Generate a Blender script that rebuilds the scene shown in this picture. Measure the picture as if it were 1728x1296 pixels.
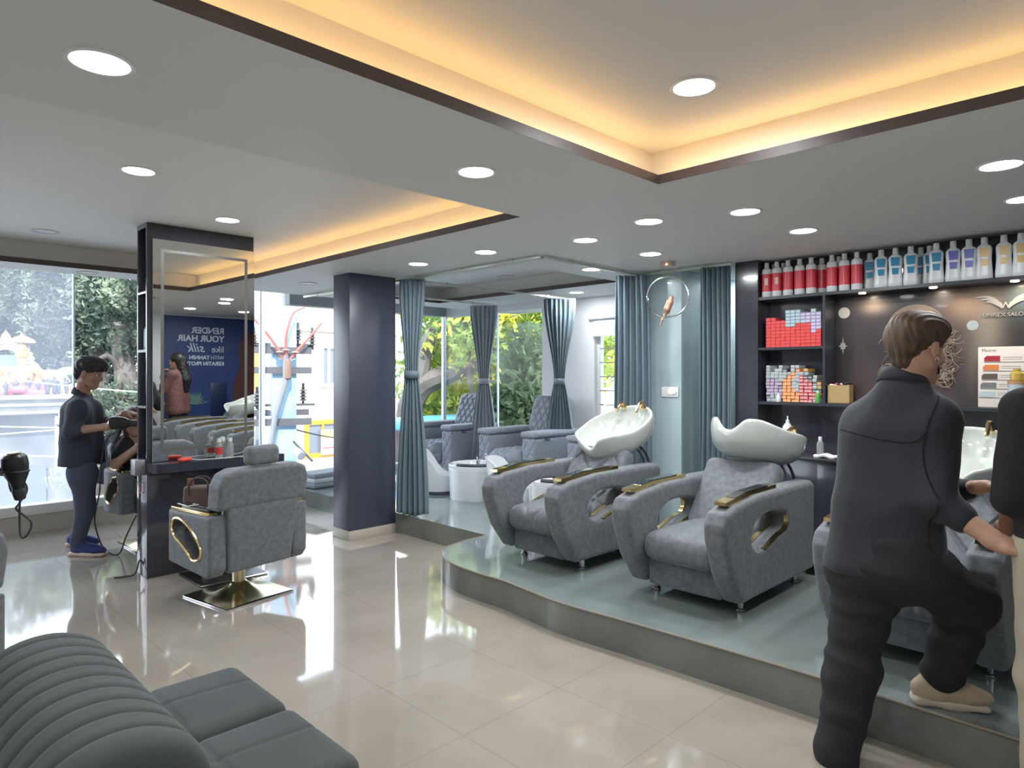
import bpy, bmesh, math, random
import numpy as np
from mathutils import Vector, Matrix
for o in list(bpy.data.objects): bpy.data.objects.remove(o)
SC = bpy.context.scene
COL = SC.collection
PI = math.pi
# ---------------------------------------------------------------- camera
cam_data = bpy.data.cameras.new('camera')
cam = bpy.data.objects.new('camera', cam_data); COL.objects.link(cam)
FP = 1130.0                                     # focal length in pixels of a 1728 wide frame
cam_data.sensor_width = 36.0
cam_data.lens = 36.0 * FP / 1728.0
cam_data.shift_y = -16.0 / 1728.0
cam_data.clip_start = 0.05; cam_data.clip_end = 300
cam.location = (0, 0, 1.5)
cam.rotation_euler = (PI/2, 0, -PI/4)           # looks along +X+Y
SC.camera = cam
# ---------------------------------------------------------------- sky, sun, exposure
SC.view_settings.view_transform = 'Standard'
SC.view_settings.look = 'None'
SC.view_settings.gamma = 1.0
SC.view_settings.use_curve_mapping = False
SC.view_settings.exposure = 1.52
world = bpy.data.worlds.new('sky'); SC.world = world
world.use_nodes = True
nt = world.node_tree; nt.nodes.clear()
wo = nt.nodes.new('ShaderNodeOutputWorld'); wb = nt.nodes.new('ShaderNodeBackground')
tc = nt.nodes.new('ShaderNodeTexCoord'); sx = nt.nodes.new('ShaderNodeSeparateXYZ'); rp = nt.nodes.new('ShaderNodeValToRGB')
nt.links.new(tc.outputs['Generated'], sx.inputs[0]); nt.links.new(sx.outputs['Z'], rp.inputs[0])
rp.color_ramp.elements[0].position = 0.0; rp.color_ramp.elements[0].color = (0.93, 0.96, 1.0, 1)
rp.color_ramp.elements[1].position = 0.6; rp.color_ramp.elements[1].color = (0.72, 0.84, 1.0, 1)
nt.links.new(rp.outputs[0], wb.inputs[0]); wb.inputs[1].default_value = 1.9
nt.links.new(wb.outputs[0], wo.inputs[0])
sun_d = bpy.data.lights.new('sun', 'SUN'); sun_d.energy = 2.6; sun_d.angle = 0.03; sun_d.color = (1, 0.95, 0.84)
sun = bpy.data.objects.new('sun', sun_d); COL.objects.link(sun)
sun.rotation_euler = (math.radians(38), math.radians(-24), 0)   # high sun from behind the building
sun.location = (0, -5, 20)
# sky portals in the two glazed walls (sampling aid for the daylight)
def portal(loc, rot, sx_, sy_):
    l = bpy.data.lights.new('daylight_portal', 'AREA'); l.shape = 'RECTANGLE'; l.size = sx_; l.size_y = sy_
    l.cycles.is_portal = True
    o = bpy.data.objects.new('daylight_portal', l); COL.objects.link(o); o.location = loc; o.rotation_euler = rot
portal((1.9, 7.78, 1.4), (-PI/2, 0, 0), 8.8, 2.4)
portal((6.36, 6.2, 1.25), (0, PI/2, 0), 2.4, 3.0)
DOWNLIGHT_W = 3.0        # each recessed lamp
COVE = 0.70               # strength of the warm strips in the ceiling coves

# ---------------------------------------------------------------- helpers: naming
def props(o, label=None, cat=None, group=None, kind=None):
    if label: o['label'] = label
    if cat: o['category'] = cat
    if group: o['group'] = group
    if kind: o['kind'] = kind
    return o
def thing(name, label, cat, loc=(0, 0, 0), rz=0.0, group=None):
    o = bpy.data.objects.new(name, None); COL.objects.link(o)
    o.location = loc; o.rotation_euler = (0, 0, rz); o.empty_display_size = 0.1
    return props(o, label, cat, group)
def copy_thing(o, parent=None):
    c = o.copy(); COL.objects.link(c)
    if parent is not None:
        c.parent = parent; c.matrix_parent_inverse = o.matrix_parent_inverse.copy()
    for ch in list(o.children): copy_thing(ch, c)
    return c
def at(px, py, d):          # a point of the place seen at (px,py), d metres deep
    u = (px - 864) / FP
    return np.array([d*(1+u)/2**.5, d*(1-u)/2**.5, 1.5-(py-632)*d/FP])

# ---------------------------------------------------------------- helpers: materials
MATS = {}
def mat(name, col, rough=0.5, metal=0.0, bump=0.0, bscale=40.0, col2=None, cscale=6.0, coat=0.0, emit=None, estr=0.0,
        sheen=0.0, trans=0.0, stretch=(1, 1, 1), cd=3.0, clo=0.35, chi=0.65, spec=0.5):
    if name in MATS: return MATS[name]
    m = bpy.data.materials.new(name); m.use_nodes = True; N = m.node_tree.nodes; L = m.node_tree.links
    b = N['Principled BSDF']
    b.inputs['Base Color'].default_value = (*col, 1); b.inputs['Roughness'].default_value = rough
    b.inputs['Metallic'].default_value = metal; b.inputs['Coat Weight'].default_value = coat
    b.inputs['Coat Roughness'].default_value = 0.05
    b.inputs['Specular IOR Level'].default_value = spec
    if sheen: b.inputs['Sheen Weight'].default_value = sheen; b.inputs['Sheen Roughness'].default_value = 0.4
    if trans: b.inputs['Transmission Weight'].default_value = trans
    if emit: b.inputs['Emission Color'].default_value = (*emit, 1); b.inputs['Emission Strength'].default_value = estr
    t = N.new('ShaderNodeTexCoord'); mp = N.new('ShaderNodeMapping'); L.new(t.outputs['Object'], mp.inputs[0])
    mp.inputs['Scale'].default_value = stretch
    if col2 is not None:
        n = N.new('ShaderNodeTexNoise'); n.inputs['Scale'].default_value = cscale; n.inputs['Detail'].default_value = cd
        L.new(mp.outputs[0], n.inputs[0]); r = N.new('ShaderNodeValToRGB')
        r.color_ramp.elements[0].position = clo; r.color_ramp.elements[1].position = chi
        r.color_ramp.elements[0].color = (*col, 1); r.color_ramp.elements[1].color = (*col2, 1)
        L.new(n.outputs['Fac'], r.inputs[0]); L.new(r.outputs[0], b.inputs['Base Color'])
    if bump:
        n2 = N.new('ShaderNodeTexNoise'); n2.inputs['Scale'].default_value = bscale; n2.inputs['Detail'].default_value = 4
        L.new(mp.outputs[0], n2.inputs[0]); bp = N.new('ShaderNodeBump'); bp.inputs['Strength'].default_value = bump
        bp.inputs['Distance'].default_value = 0.01
        L.new(n2.outputs['Fac'], bp.inputs['Height']); L.new(bp.outputs[0], b.inputs['Normal'])
    MATS[name] = m
    return m
def glass_mat(name, tint=(0.97, 0.99, 1.0), haze=0.0, refl=0.08, hs=1.2):
    m = bpy.data.materials.new(name); m.use_nodes = True; N = m.node_tree.nodes; L = m.node_tree.links; N.clear()
    out = N.new('ShaderNodeOutputMaterial'); tr = N.new('ShaderNodeBsdfTransparent'); gl = N.new('ShaderNodeBsdfGlossy')
    tr.inputs[0].default_value = (*tint, 1); gl.inputs['Roughness'].default_value = 0.02
    lw = N.new('ShaderNodeFresnel'); lw.inputs[0].default_value = 1.16
    mx = N.new('ShaderNodeMixShader'); L.new(lw.outputs[0], mx.inputs[0]); L.new(tr.outputs[0], mx.inputs[1]); L.new(gl.outputs[0], mx.inputs[2])
    last = mx
    if haze:
        df = N.new('ShaderNodeBsdfTranslucent'); df.inputs[0].default_value = (0.85, 0.9, 1, 1)
        t = N.new('ShaderNodeTexCoord'); n = N.new('ShaderNodeTexNoise'); n.inputs['Scale'].default_value = hs; n.inputs['Detail'].default_value = 5
        L.new(t.outputs['Object'], n.inputs[0]); ma = N.new('ShaderNodeMath'); ma.operation = 'MULTIPLY'; ma.inputs[1].default_value = haze*2
        L.new(n.outputs['Fac'], ma.inputs[0]); m2 = N.new('ShaderNodeMixShader')
        L.new(ma.outputs[0], m2.inputs[0]); L.new(mx.outputs[0], m2.inputs[1]); L.new(df.outputs[0], m2.inputs[2]); last = m2
    L.new(last.outputs[0], out.inputs[0]); MATS[name] = m
    return m

# ---------------------------------------------------------------- helpers: meshes
def mesh_obj(name, V, Fc, m, parent=None, smooth=True, midx=None, auto=None):
    me = bpy.data.meshes.new(name)
    V = np.asarray(V, dtype=np.float64)
    me.from_pydata([tuple(v) for v in V.tolist()], [], [tuple(f) for f in (Fc.tolist() if hasattr(Fc, 'tolist') else Fc)])
    ms = m if isinstance(m, (list, tuple)) else [m]
    for x in ms: me.materials.append(x)
    if midx is not None: me.polygons.foreach_set('material_index', np.asarray(midx, dtype=np.int32))
    me.polygons.foreach_set('use_smooth', np.full(len(me.polygons), bool(smooth)))
    me.update()
    if smooth and auto is not None:
        me.set_sharp_from_angle(angle=math.radians(auto))
    o = bpy.data.objects.new(name, me); COL.objects.link(o)
    if parent is not None: o.parent = parent
    return o
class MB:
    def __init__(s): s.V = []; s.F = []; s.I = []
    def add(s, V, F, mi=0):
        k = len(s.V); s.V += [tuple(float(c) for c in v) for v in V]; s.F += [tuple(int(i)+k for i in f) for f in F]; s.I += [mi]*len(F); return s
    def box(s, x0, x1, y0, y1, z0, z1, bev=0.0, seg=2, mi=0, M=None):
        bm = bmesh.new(); bmesh.ops.create_cube(bm, size=1)
        for v in bm.verts: v.co = Vector(((x0+x1)/2+v.co.x*(x1-x0), (y0+y1)/2+v.co.y*(y1-y0), (z0+z1)/2+v.co.z*(z1-z0)))
        if bev: bmesh.ops.bevel(bm, geom=list(bm.edges), offset=bev, segments=seg, profile=0.5, affect='EDGES')
        if M is not None: bmesh.ops.transform(bm, matrix=M, verts=bm.verts)
        bm.verts.index_update()
        s.add([v.co[:] for v in bm.verts], [[v.index for v in f.verts] for f in bm.faces], mi); bm.free(); return s
    def lathe(s, prof, c=(0, 0, 0), n=24, mi=0, M=None, caps=True):
        V = []; F = []
        for r, z in prof:
            for i in range(n):
                a = 2*PI*i/n; V.append(Vector((r*math.cos(a), r*math.sin(a), z)))
        for j in range(len(prof)-1):
            for i in range(n): F.append((j*n+i, j*n+(i+1) % n, (j+1)*n+(i+1) % n, (j+1)*n+i))
        if caps:
            F.append(tuple(range(n))[::-1]); F.append(tuple((len(prof)-1)*n+i for i in range(n)))
        V = [(M @ v if M is not None else v) + Vector(c) for v in V]
        return s.add(V, F, mi)
    def tube(s, P, r, n=8, mi=0, closed=False, caps=True):
        P = [Vector(tuple(p)) for p in P]; m = len(P); rr = r if hasattr(r, '__len__') else [r]*m
        V = []; F = []; up = None
        for i in range(m):
            if closed: t = P[(i+1) % m]-P[i-1]
            else: t = P[min(i+1, m-1)]-P[max(i-1, 0)]
            t.normalize()
            if up is None:
                up = Vector((0, 0, 1)) if abs(t.z) < 0.9 else Vector((1, 0, 0))
            a = t.cross(up)
            if a.length < 1e-5: a = t.orthogonal()
            a.normalize(); b = a.cross(t).normalized(); up = b
            for k in range(n):
                q = 2*PI*k/n; V.append(P[i]+(a*math.cos(q)+b*math.sin(q))*rr[i])
        for i in range(m if closed else m-1):
            j = (i+1) % m
            for k in range(n): F.append((i*n+k, j*n+k, j*n+(k+1) % n, i*n+(k+1) % n))
        if caps and not closed: F.append(tuple(range(n))); F.append(tuple((m-1)*n+k for k in range(n))[::-1])
        return s.add(V, F, mi)
    def prism(s, pts, z0, z1, mi=0, M=None):
        n = len(pts); V = [Vector((x, y, z0)) for x, y in pts]+[Vector((x, y, z1)) for x, y in pts]
        if M is not None: V = [M @ v for v in V]
        F = [tuple(range(n))[::-1], tuple(range(n, 2*n))]+[(i, (i+1) % n, n+(i+1) % n, n+i) for i in range(n)]
        return s.add(V, F, mi)
    def build(s, name, m, parent=None, smooth=True, auto=35):
        return mesh_obj(name, s.V, s.F, m, parent, smooth, s.I, auto if smooth else None)
def box_obj(name, a, b, m, parent=None, bev=0.0, seg=2):
    return MB().box(a[0], b[0], a[1], b[1], a[2], b[2], bev, seg).build(name, m, parent)
def spline(P, n=8, closed=False):
    P = [np.array(p, float) for p in P]; m = len(P); out = []
    rng = range(m if closed else m-1)
    for i in rng:
        if closed: a, b, c, d = P[(i-1) % m], P[i], P[(i+1) % m], P[(i+2) % m]
        else: a, b, c, d = P[max(i-1, 0)], P[i], P[i+1], P[min(i+2, m-1)]
        for k in range(n):
            t = k/n; out.append(0.5*((2*b)+(-a+c)*t+(2*a-5*b+4*c-d)*t*t+(-a+3*b-3*c+d)*t**3))
    if not closed: out.append(P[-1])
    return out
def soft_box(size, r, n=24, disp=None, sq=None):
    """rounded box centred on the origin, dense grid, optional displacement disp(P,N)->d along the normal"""
    hx, hy, hz = [s/2 for s in size]; H = np.array([hx, hy, hz]); V = []; F = []; off = 0
    rr = np.minimum(r, H*0.999)
    def ticks(h, rad, cnt):
        a = np.linspace(0, 1, 5); edge = -h+rad*(1-np.cos(a*PI/2)) * 0.999
        mid = np.linspace(-h+rad, h-rad, cnt+1)
        t = np.concatenate([edge, mid[1:-1], -edge[::-1]]); return t
    mx = max(size)
    T = [ticks(H[i], rr[i], max(2, int(n*size[i]/mx))) for i in range(3)]
    for ax in range(3):
        b, c = [(1, 2), (2, 0), (0, 1)][ax]
        B, Cc = np.meshgrid(T[b], T[c], indexing='ij')
        for sg in (-1, 1):
            P = np.zeros(B.shape+(3,)); P[..., ax] = sg*H[ax]; P[..., b] = B; P[..., c] = Cc
            nb, nc = B.shape; idx = np.arange(nb*nc).reshape(nb, nc)+off
            q = np.stack([idx[:-1, :-1], idx[1:, :-1], idx[1:, 1:], idx[:-1, 1:]], -1).reshape(-1, 4)
            if sg < 0: q = q[:, ::-1]
            V.append(P.reshape(-1, 3)); F.append(q); off += nb*nc
    V = np.concatenate(V); F = np.concatenate(F)
    key = np.round(V*1e5).astype(np.int64); _, ui, inv = np.unique(key, axis=0, return_index=True, return_inverse=True)
    V = V[ui]; F = inv.reshape(-1)[F]
    inner = np.clip(V, -(H-rr), H-rr); D = (V-inner)/rr; L = np.linalg.norm(D, axis=1, keepdims=True); Nn = D/np.maximum(L, 1e-9)
    P = inner+Nn*rr
    if disp is not None: P = P+Nn*disp(P, Nn)[:, None]
    return P, F
def quilt(a, b, s, w=0.12, depth=0.012):
    """diamond stitching: 0 on pillows, -depth on the stitch lines"""
    p = np.abs(((a+b)/s) % 1-0.5)*2; q = np.abs(((a-b)/s) % 1-0.5)*2
    g = np.minimum(1-p, 1-q)
    return -depth*np.exp(-(g/w)**2)

# ---------------------------------------------------------------- helpers: signed distance modelling
def v3(*a): return np.array(a, dtype=np.float64)
def nrm(a): a = np.asarray(a, float); return a/max(np.linalg.norm(a), 1e-9)
def rc(a, b, r1, r2=None, k=0.02, op='u', fl=None):      # tapered capsule, fl = (axis, factor) flattens it
    a = np.asarray(a, float); b = np.asarray(b, float); r2 = r1 if r2 is None else r2; R = max(r1, r2)
    def f(P):
        ba = b-a; L2 = max(ba@ba, 1e-12); h = np.clip(((P-a)@ba)/L2, 0, 1)[..., None]
        D = P-(a+ba*h); 
        if fl is not None:
            ax = nrm(fl[0]); c = (D@ax)[..., None]; D = D+ax*c*(fl[1]-1)
        return np.sqrt((D*D).sum(-1))-(r1+(r2-r1)*h[..., 0])
    return (f, np.minimum(a, b)-R, np.maximum(a, b)+R, k, op)
def el(c, rad, R=None, k=0.02, op='u'):                  # ellipsoid, R rows are its axes
    c = np.asarray(c, float); rad = np.asarray(rad, float); Rm = np.eye(3) if R is None else np.asarray(R, float)
    def f(P):
        q = (P-c)@Rm.T; k0 = np.sqrt(((q/rad)**2).sum(-1)); k1 = np.sqrt(((q/rad**2)**2).sum(-1))
        return k0*(k0-1)/np.maximum(k1, 1e-6)
    m = rad.max(); return (f, c-m, c+m, k, op)
def rb(c, h, r, R=None, k=0.0, op='u'):                  # rounded box
    c = np.asarray(c, float); h = np.asarray(h, float); Rm = np.eye(3) if R is None else np.asarray(R, float)
    def f(P):
        q = np.abs((P-c)@Rm.T)-h+r
        return np.sqrt((np.maximum(q, 0)**2).sum(-1))+np.minimum(q.max(-1), 0)-r
    m = np.linalg.norm(h); return (f, c-m, c+m, k, op)
def ex(poly, ax, lo, hi, r=0.0, k=0.0, op='u'):          # extruded polygon; ax = extrusion axis (0: polygon in y,z)
    poly = np.array(poly, float); bi = [(1, 2), (0, 2), (0, 1)][ax]
    def f(P):
        p = P[..., list(bi)]; d = np.full(p.shape[:-1], 1e9); s = np.ones(p.shape[:-1])
        n = len(poly); j = n-1
        for i in range(n):
            e = poly[j]-poly[i]; w = p-poly[i]
            t = np.clip((w@e)/max(e@e, 1e-12), 0, 1)[..., None]; b = w-e*t
            d = np.minimum(d, (b*b).sum(-1))
            c1 = p[..., 1] >= poly[i][1]; c2 = p[..., 1] < poly[j][1]; c3 = e[0]*w[..., 1] > e[1]*w[..., 0]
            flip = (c1 & c2 & c3) | (~c1 & ~c2 & ~c3); s = np.where(flip, -s, s); j = i
        d2 = s*np.sqrt(d)+r; dz = np.abs(P[..., ax]-(lo+hi)/2)-(hi-lo)/2+r
        return np.minimum(np.maximum(d2, dz), 0)+np.sqrt(np.maximum(d2, 0)**2+np.maximum(dz, 0)**2)-r
    mn = np.zeros(3); mx = np.zeros(3); mn[ax] = lo; mx[ax] = hi
    for q, b in enumerate(bi): mn[b] = poly[:, q].min(); mx[b] = poly[:, q].max()
    return (f, mn, mx, k, op)
def half(n, d, k=0.0):                                   # keeps the side where n.p < d
    n = nrm(n)
    return (lambda P: P@n-d, None, None, k, 'i')
def sdf_mesh(prims, res, field=None):
    us = [p for p in prims if p[4] == 'u']
    lo = np.min([p[1] for p in us], axis=0)-3*res-0.01; hi = np.max([p[2] for p in us], axis=0)+3*res+0.01
    n = np.ceil((hi-lo)/res).astype(int)+1
    f = np.full(n, 0.5, dtype=np.float32)
    ax = [lo[i]+np.arange(n[i])*res for i in range(3)]
    for fn, a, b, k, op in prims:
        if op == 'i': i0 = np.zeros(3, int); i1 = n
        else:
            mrg = k+2.5*res+0.004
            i0 = np.clip(np.floor((a-mrg-lo)/res).astype(int), 0, n); i1 = np.clip(np.ceil((b+mrg-lo)/res).astype(int)+1, 0, n)
        if np.any(i1 <= i0): continue
        sl = tuple(slice(i0[i], i1[i]) for i in range(3))
        g = np.stack(np.meshgrid(*[ax[i][sl[i]] for i in range(3)], indexing='ij'), -1)
        v = fn(g); F0 = f[sl]
        if op == 'u':
            if k > 0: h = np.maximum(k-np.abs(F0-v), 0)/k; f[sl] = np.minimum(F0, v)-h*h*k*0.25
            else: f[sl] = np.minimum(F0, v)
        else:
            w = -v if op == 's' else v
            if k > 0: h = np.maximum(k-np.abs(F0-w), 0)/k; f[sl] = np.maximum(F0, w)+h*h*k*0.25
            else: f[sl] = np.maximum(F0, w)
    if field is not None:
        g = np.stack(np.meshgrid(*ax, indexing='ij'), -1); f = f+field(g).astype(np.float32)
    ins = f < 0; nx, ny, nz = n
    cnt = np.zeros((nx-1, ny-1, nz-1), np.float32); acc = np.zeros((nx-1, ny-1, nz-1, 3), np.float32)
    cr = []
    for a in range(3):
        s0 = [slice(None)]*3; s1 = [slice(None)]*3; s0[a] = slice(0, -1); s1[a] = slice(1, None)
        f0 = f[tuple(s0)]; f1 = f[tuple(s1)]; c = (f0 < 0) != (f1 < 0); cr.append((c, f0 < 0))
        t = np.where(c, f0/np.where(c, f0-f1, 1), 0)
        b, e = [x for x in range(3) if x != a]
        for ob in (0, 1):
            for oe in (0, 1):
                sl = [slice(None)]*3; sl[b] = slice(ob, n[b]-1+ob); sl[e] = slice(oe, n[e]-1+oe); sl = tuple(sl)
                cc = c[sl]; cnt += cc; acc[..., a] += np.where(cc, t[sl], 0); acc[..., b] += cc*ob; acc[..., e] += cc*oe
    act = cnt > 0; idx = np.full(act.shape, -1, np.int64); idx[act] = np.arange(act.sum())
    cell = np.argwhere(act); V = (cell+acc[act]/cnt[act][:, None])*res+lo
    Fs = []
    for a in range(3):
        c, f0i = cr[a]; b, e = [(1, 2), (2, 0), (0, 1)][a]
        w = np.argwhere(c); ok = (w[:, b] > 0) & (w[:, e] > 0) & (w[:, b] < n[b]-1) & (w[:, e] < n[e]-1); w = w[ok]
        if len(w) == 0: continue
        inn = f0i[tuple(w.T)]
        def at_(db, de):
            q = w.copy(); q[:, b] += db; q[:, e] += de; return idx[tuple(q.T)]
        q = np.stack([at_(-1, -1), at_(0, -1), at_(0, 0), at_(-1, 0)], -1)
        q[~inn] = q[~inn][:, ::-1]; Fs.append(q)
    return V, np.concatenate(Fs)
def smooth_mesh(V, F, it=2, lam=0.5):
    V = V.copy(); e = np.concatenate([F[:, [0, 1]], F[:, [1, 2]], F[:, [2, 3]], F[:, [3, 0]]]); e = np.concatenate([e, e[:, ::-1]])
    deg = np.bincount(e[:, 0], minlength=len(V))[:, None]
    for _ in range(it):
        A = np.stack([np.bincount(e[:, 0], weights=V[e[:, 1], c], minlength=len(V)) for c in range(3)], -1)/np.maximum(deg, 1)
        V = V+(A-V)*lam
    return V
def sdf_obj(name, prims, res, m, parent=None, org=(0, 0, 0), sm=2, field=None):
    V, F = sdf_mesh(prims, res, field)
    if sm: V = smooth_mesh(V, F, sm)
    return mesh_obj(name, V-np.asarray(org, float), F, m, parent, True)
def text_mesh(name, s, size, m, parent, M, ext=0.002, align='LEFT', shear=0.0, bold=0.0, sp=1.0):
    cu = bpy.data.curves.new('lettering', 'FONT'); cu.body = s; cu.size = size; cu.extrude = ext; cu.align_x = align
    cu.shear = shear; cu.offset = bold; cu.space_character = sp; cu.resolution_u = 3
    o = bpy.data.objects.new('lettering', cu); COL.objects.link(o)
    dg = bpy.context.evaluated_depsgraph_get(); me = bpy.data.meshes.new_from_object(o.evaluated_get(dg))
    bpy.data.objects.remove(o); bpy.data.curves.remove(cu)
    me.transform(M); me.name = name; me.materials.clear(); me.materials.append(m)
    r = bpy.data.objects.new(name, me); COL.objects.link(r)
    if parent is not None: r.parent = parent
    return r
# ================================================================ materials
M_CEIL = mat('ceiling_paint', (0.72, 0.72, 0.70), 0.6, bump=0.03, bscale=8)
M_COVE = mat('cove_paint', (0.80, 0.78, 0.74), 0.6)
M_WHITE = mat('white_wall_paint', (0.78, 0.79, 0.80), 0.55)
M_TEAL = mat('pale_teal_wall_paint', (0.40, 0.50, 0.52), 0.25, coat=0.3)
M_TRIM = mat('dark_brown_trim', (0.075, 0.055, 0.052), 0.45)
M_NAVY = mat('navy_laminate', (0.055, 0.062, 0.095), 0.35, bump=0.03, bscale=15)
M_DARK = mat('dark_laminate', (0.040, 0.041, 0.055), 0.16, coat=0.5, bump=0.02, bscale=5)
M_BLACK = mat('black_plastic', (0.012, 0.012, 0.013), 0.35)
M_SKIRT = mat('beige_skirting', (0.50, 0.45, 0.38), 0.35)
M_SILL = mat('cream_window_sill', (0.74, 0.72, 0.68), 0.3)
M_LEATHER = mat('grey_suede_fabric', (0.115, 0.128, 0.140), 0.62, bump=0.12, bscale=220, col2=(0.17, 0.185, 0.20), cscale=34, cd=5, sheen=0.25)
M_SOFA = mat('sofa_velvet', (0.050, 0.058, 0.060), 0.8, bump=0.06, bscale=300, col2=(0.068, 0.076, 0.078), cscale=3, sheen=0.15)
M_PEDI = mat('pedicure_quilted_fabric', (0.22, 0.24, 0.29), 0.6, bump=0.08, bscale=260, col2=(0.29, 0.31, 0.36), cscale=40, sheen=0.3)
M_GOLD = mat('gold_metal', (0.83, 0.62, 0.30), 0.16, 1.0)
M_BRASS = mat('brushed_brass', (0.62, 0.55, 0.34), 0.18, 1.0)
M_CHROME = mat('chrome_metal', (0.75, 0.75, 0.76), 0.12, 1.0)
M_PORC = mat('white_porcelain', (0.56, 0.59, 0.55), 0.12, coat=0.6)
M_ACRYL = mat('white_acrylic', (0.83, 0.84, 0.86), 0.15, coat=0.5)
M_CURT = mat('slate_blue_curtain', (0.14, 0.20, 0.24), 0.48, bump=0.04, bscale=400, sheen=0.35)
M_CURTG = mat('grey_curtain', (0.36, 0.40, 0.45), 0.5, bump=0.04, bscale=400, sheen=0.35)
M_WPLAS = mat('white_plastic', (0.8, 0.8, 0.79), 0.35)
M_LENS = mat('lamp_lens', (1, 1, 1), 0.4, emit=(0.95, 0.98, 1.0), estr=7.0)
M_OFF = mat('unlit_lens', (0.8, 0.8, 0.8), 0.4)
M_LED = mat('warm_led_strip', (1, 0.8, 0.5), 0.5, emit=(1.0, 0.58, 0.20), estr=COVE*6)
glass_mat('window_glass', haze=0.0)
glass_mat('dusty_window_glass', haze=0.09, hs=0.9)

def tile_mat(name, c1, c2, grout, size, ox, oy, rough, gw=0.0022, sc=1.6, coat=0.0):
    m = mat(name, c1, rough, col2=c2, cscale=sc, cd=7, coat=coat, clo=0.3, chi=0.7); N = m.node_tree.nodes; L = m.node_tree.links
    b = N['Principled BSDF']; src = b.inputs['Base Color'].links[0].from_socket
    t = N.new('ShaderNodeTexCoord'); s = N.new('ShaderNodeSeparateXYZ'); L.new(t.outputs['Object'], s.inputs[0])
    def line(sock, off):
        a = N.new('ShaderNodeMath'); a.operation = 'ADD'; a.inputs[1].default_value = 100*size-off; L.new(sock, a.inputs[0])
        d = N.new('ShaderNodeMath'); d.operation = 'PINGPONG'; d.inputs[1].default_value = size/2; L.new(a.outputs[0], d.inputs[0])
        c = N.new('ShaderNodeMath'); c.operation = 'LESS_THAN'; c.inputs[1].default_value = gw; L.new(d.outputs[0], c.inputs[0]); return c.outputs[0]
    mx = N.new('ShaderNodeMath'); mx.operation = 'MAXIMUM'; L.new(line(s.outputs['X'], ox), mx.inputs[0]); L.new(line(s.outputs['Y'], oy), mx.inputs[1])
    mc = N.new('ShaderNodeMix'); mc.data_type = 'RGBA'; L.new(mx.outputs[0], mc.inputs['Factor']); L.new(src, mc.inputs['A']); mc.inputs['B'].default_value = (*grout, 1)
    L.new(mc.outputs['Result'], b.inputs['Base Color'])
    # faint waviness of polished tiles
    n = N.new('ShaderNodeTexNoise'); n.inputs['Scale'].default_value = 2.2; L.new(t.outputs['Object'], n.inputs[0])
    bp = N.new('ShaderNodeBump'); bp.inputs['Strength'].default_value = 0.05; bp.inputs['Distance'].default_value = 0.02
    L.new(n.outputs['Fac'], bp.inputs['Height']); L.new(bp.outputs[0], b.inputs['Normal'])
    return m
M_FLOOR = tile_mat('polished_beige_tile', (0.335, 0.295, 0.245), (0.42, 0.375, 0.32), (0.25, 0.22, 0.19), 0.6, 0.025, 0.31, 0.06, coat=0.6, gw=0.0014)
M_PLAT = tile_mat('polished_grey_green_tile', (0.19, 0.225, 0.22), (0.26, 0.30, 0.29), (0.12, 0.13, 0.13), 1.2, 0.3, 0.55, 0.07, sc=1.3, coat=0.3, gw=0.001)
M_RISER = mat('grey_riser_tile', (0.15, 0.165, 0.15), 0.22, col2=(0.21, 0.225, 0.20), cscale=3, cd=6, coat=0.2)

def struct(o): o['kind'] = 'structure'; return o
# ================================================================ the room
XL, YB, YW, XW = -2.6, -0.8, 7.70, 6.27       # left wall, wall behind, street windows, pedicure window wall
H1, H2 = 2.42, 2.62
struct(box_obj('floor', (XL-.15, YB-.15, -0.2), (5.6, YW+0.12, 0.0), M_FLOOR))
# raised platform with the rounded, slightly wavy nose
edge = [(2.985, YB), (3.0, 0.5), (3.0, 1.22), (2.965, 2.0), (2.93, 2.5), (2.955, 2.8), (2.985, 3.05), (2.98, 3.3), (3.0, 3.55), (3.06, 3.75), (3.2, 3.93), (3.4, 4.0), (3.6, 4.02)]
pl = [tuple(p) for p in spline([(a, b) for a, b in edge], 5)]
pl = [(p[0], p[1]) for p in pl]+[(3.73, 4.02), (3.73, YW+0.1), (XW+0.1, YW+0.1), (7.3, YW+.1), (7.3, YB)]
mb = MB(); n = len(pl)
V = [(x, y, 0.0) for x, y in pl]+[(x, y, 0.184) for x, y in pl]
mb.add(V, [tuple(range(n, 2*n))], 0); mb.add(V, [(i, (i+1) % n, n+(i+1) % n, n+i) for i in range(n)], 1)
struct(mb.build('floor_platform', [M_PLAT, M_RISER], smooth=False))
# thin bullnose strip along the platform edge
tp = [(x, y, 0.1845) for x, y in pl[:-4]]
struct(MB().tube([(a-0.004, b, c) for a, b, c in tp], 0.006, 6).build('trim_1', mat('worn_tile_edge', (0.28, 0.24, 0.19), 0.5)))
# walls
struct(box_obj('wall_left', (XL-.15, YB-.15, 0), (XL, YW+.15, 2.75), M_WHITE))
struct(box_obj('wall_back', (XL, YB-.15, 0), (5.6, YB, 2.75), M_WHITE))
struct(box_obj('wall_right', (5.425, YB, 0.184), (5.57, 2.62, 2.75), M_DARK))
mb = MB().box(5.20, 5.35, 3.10, 3.56, 0.184, 2.75); struct(mb.build('wall_pier', M_TEAL))
struct(box_obj('wall_passage', (5.351, 3.10, 0.184), (7.2, 3.22, 2.75), M_TEAL))
struct(box_obj('wall_passage_end', (7.2, 2.4, 0.184), (7.3, 3.3, 2.75), M_TEAL))
struct(box_obj('wall_passage_right', (5.571, 2.45, 0.184), (7.2, 2.6, 2.75), M_TEAL))
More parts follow.
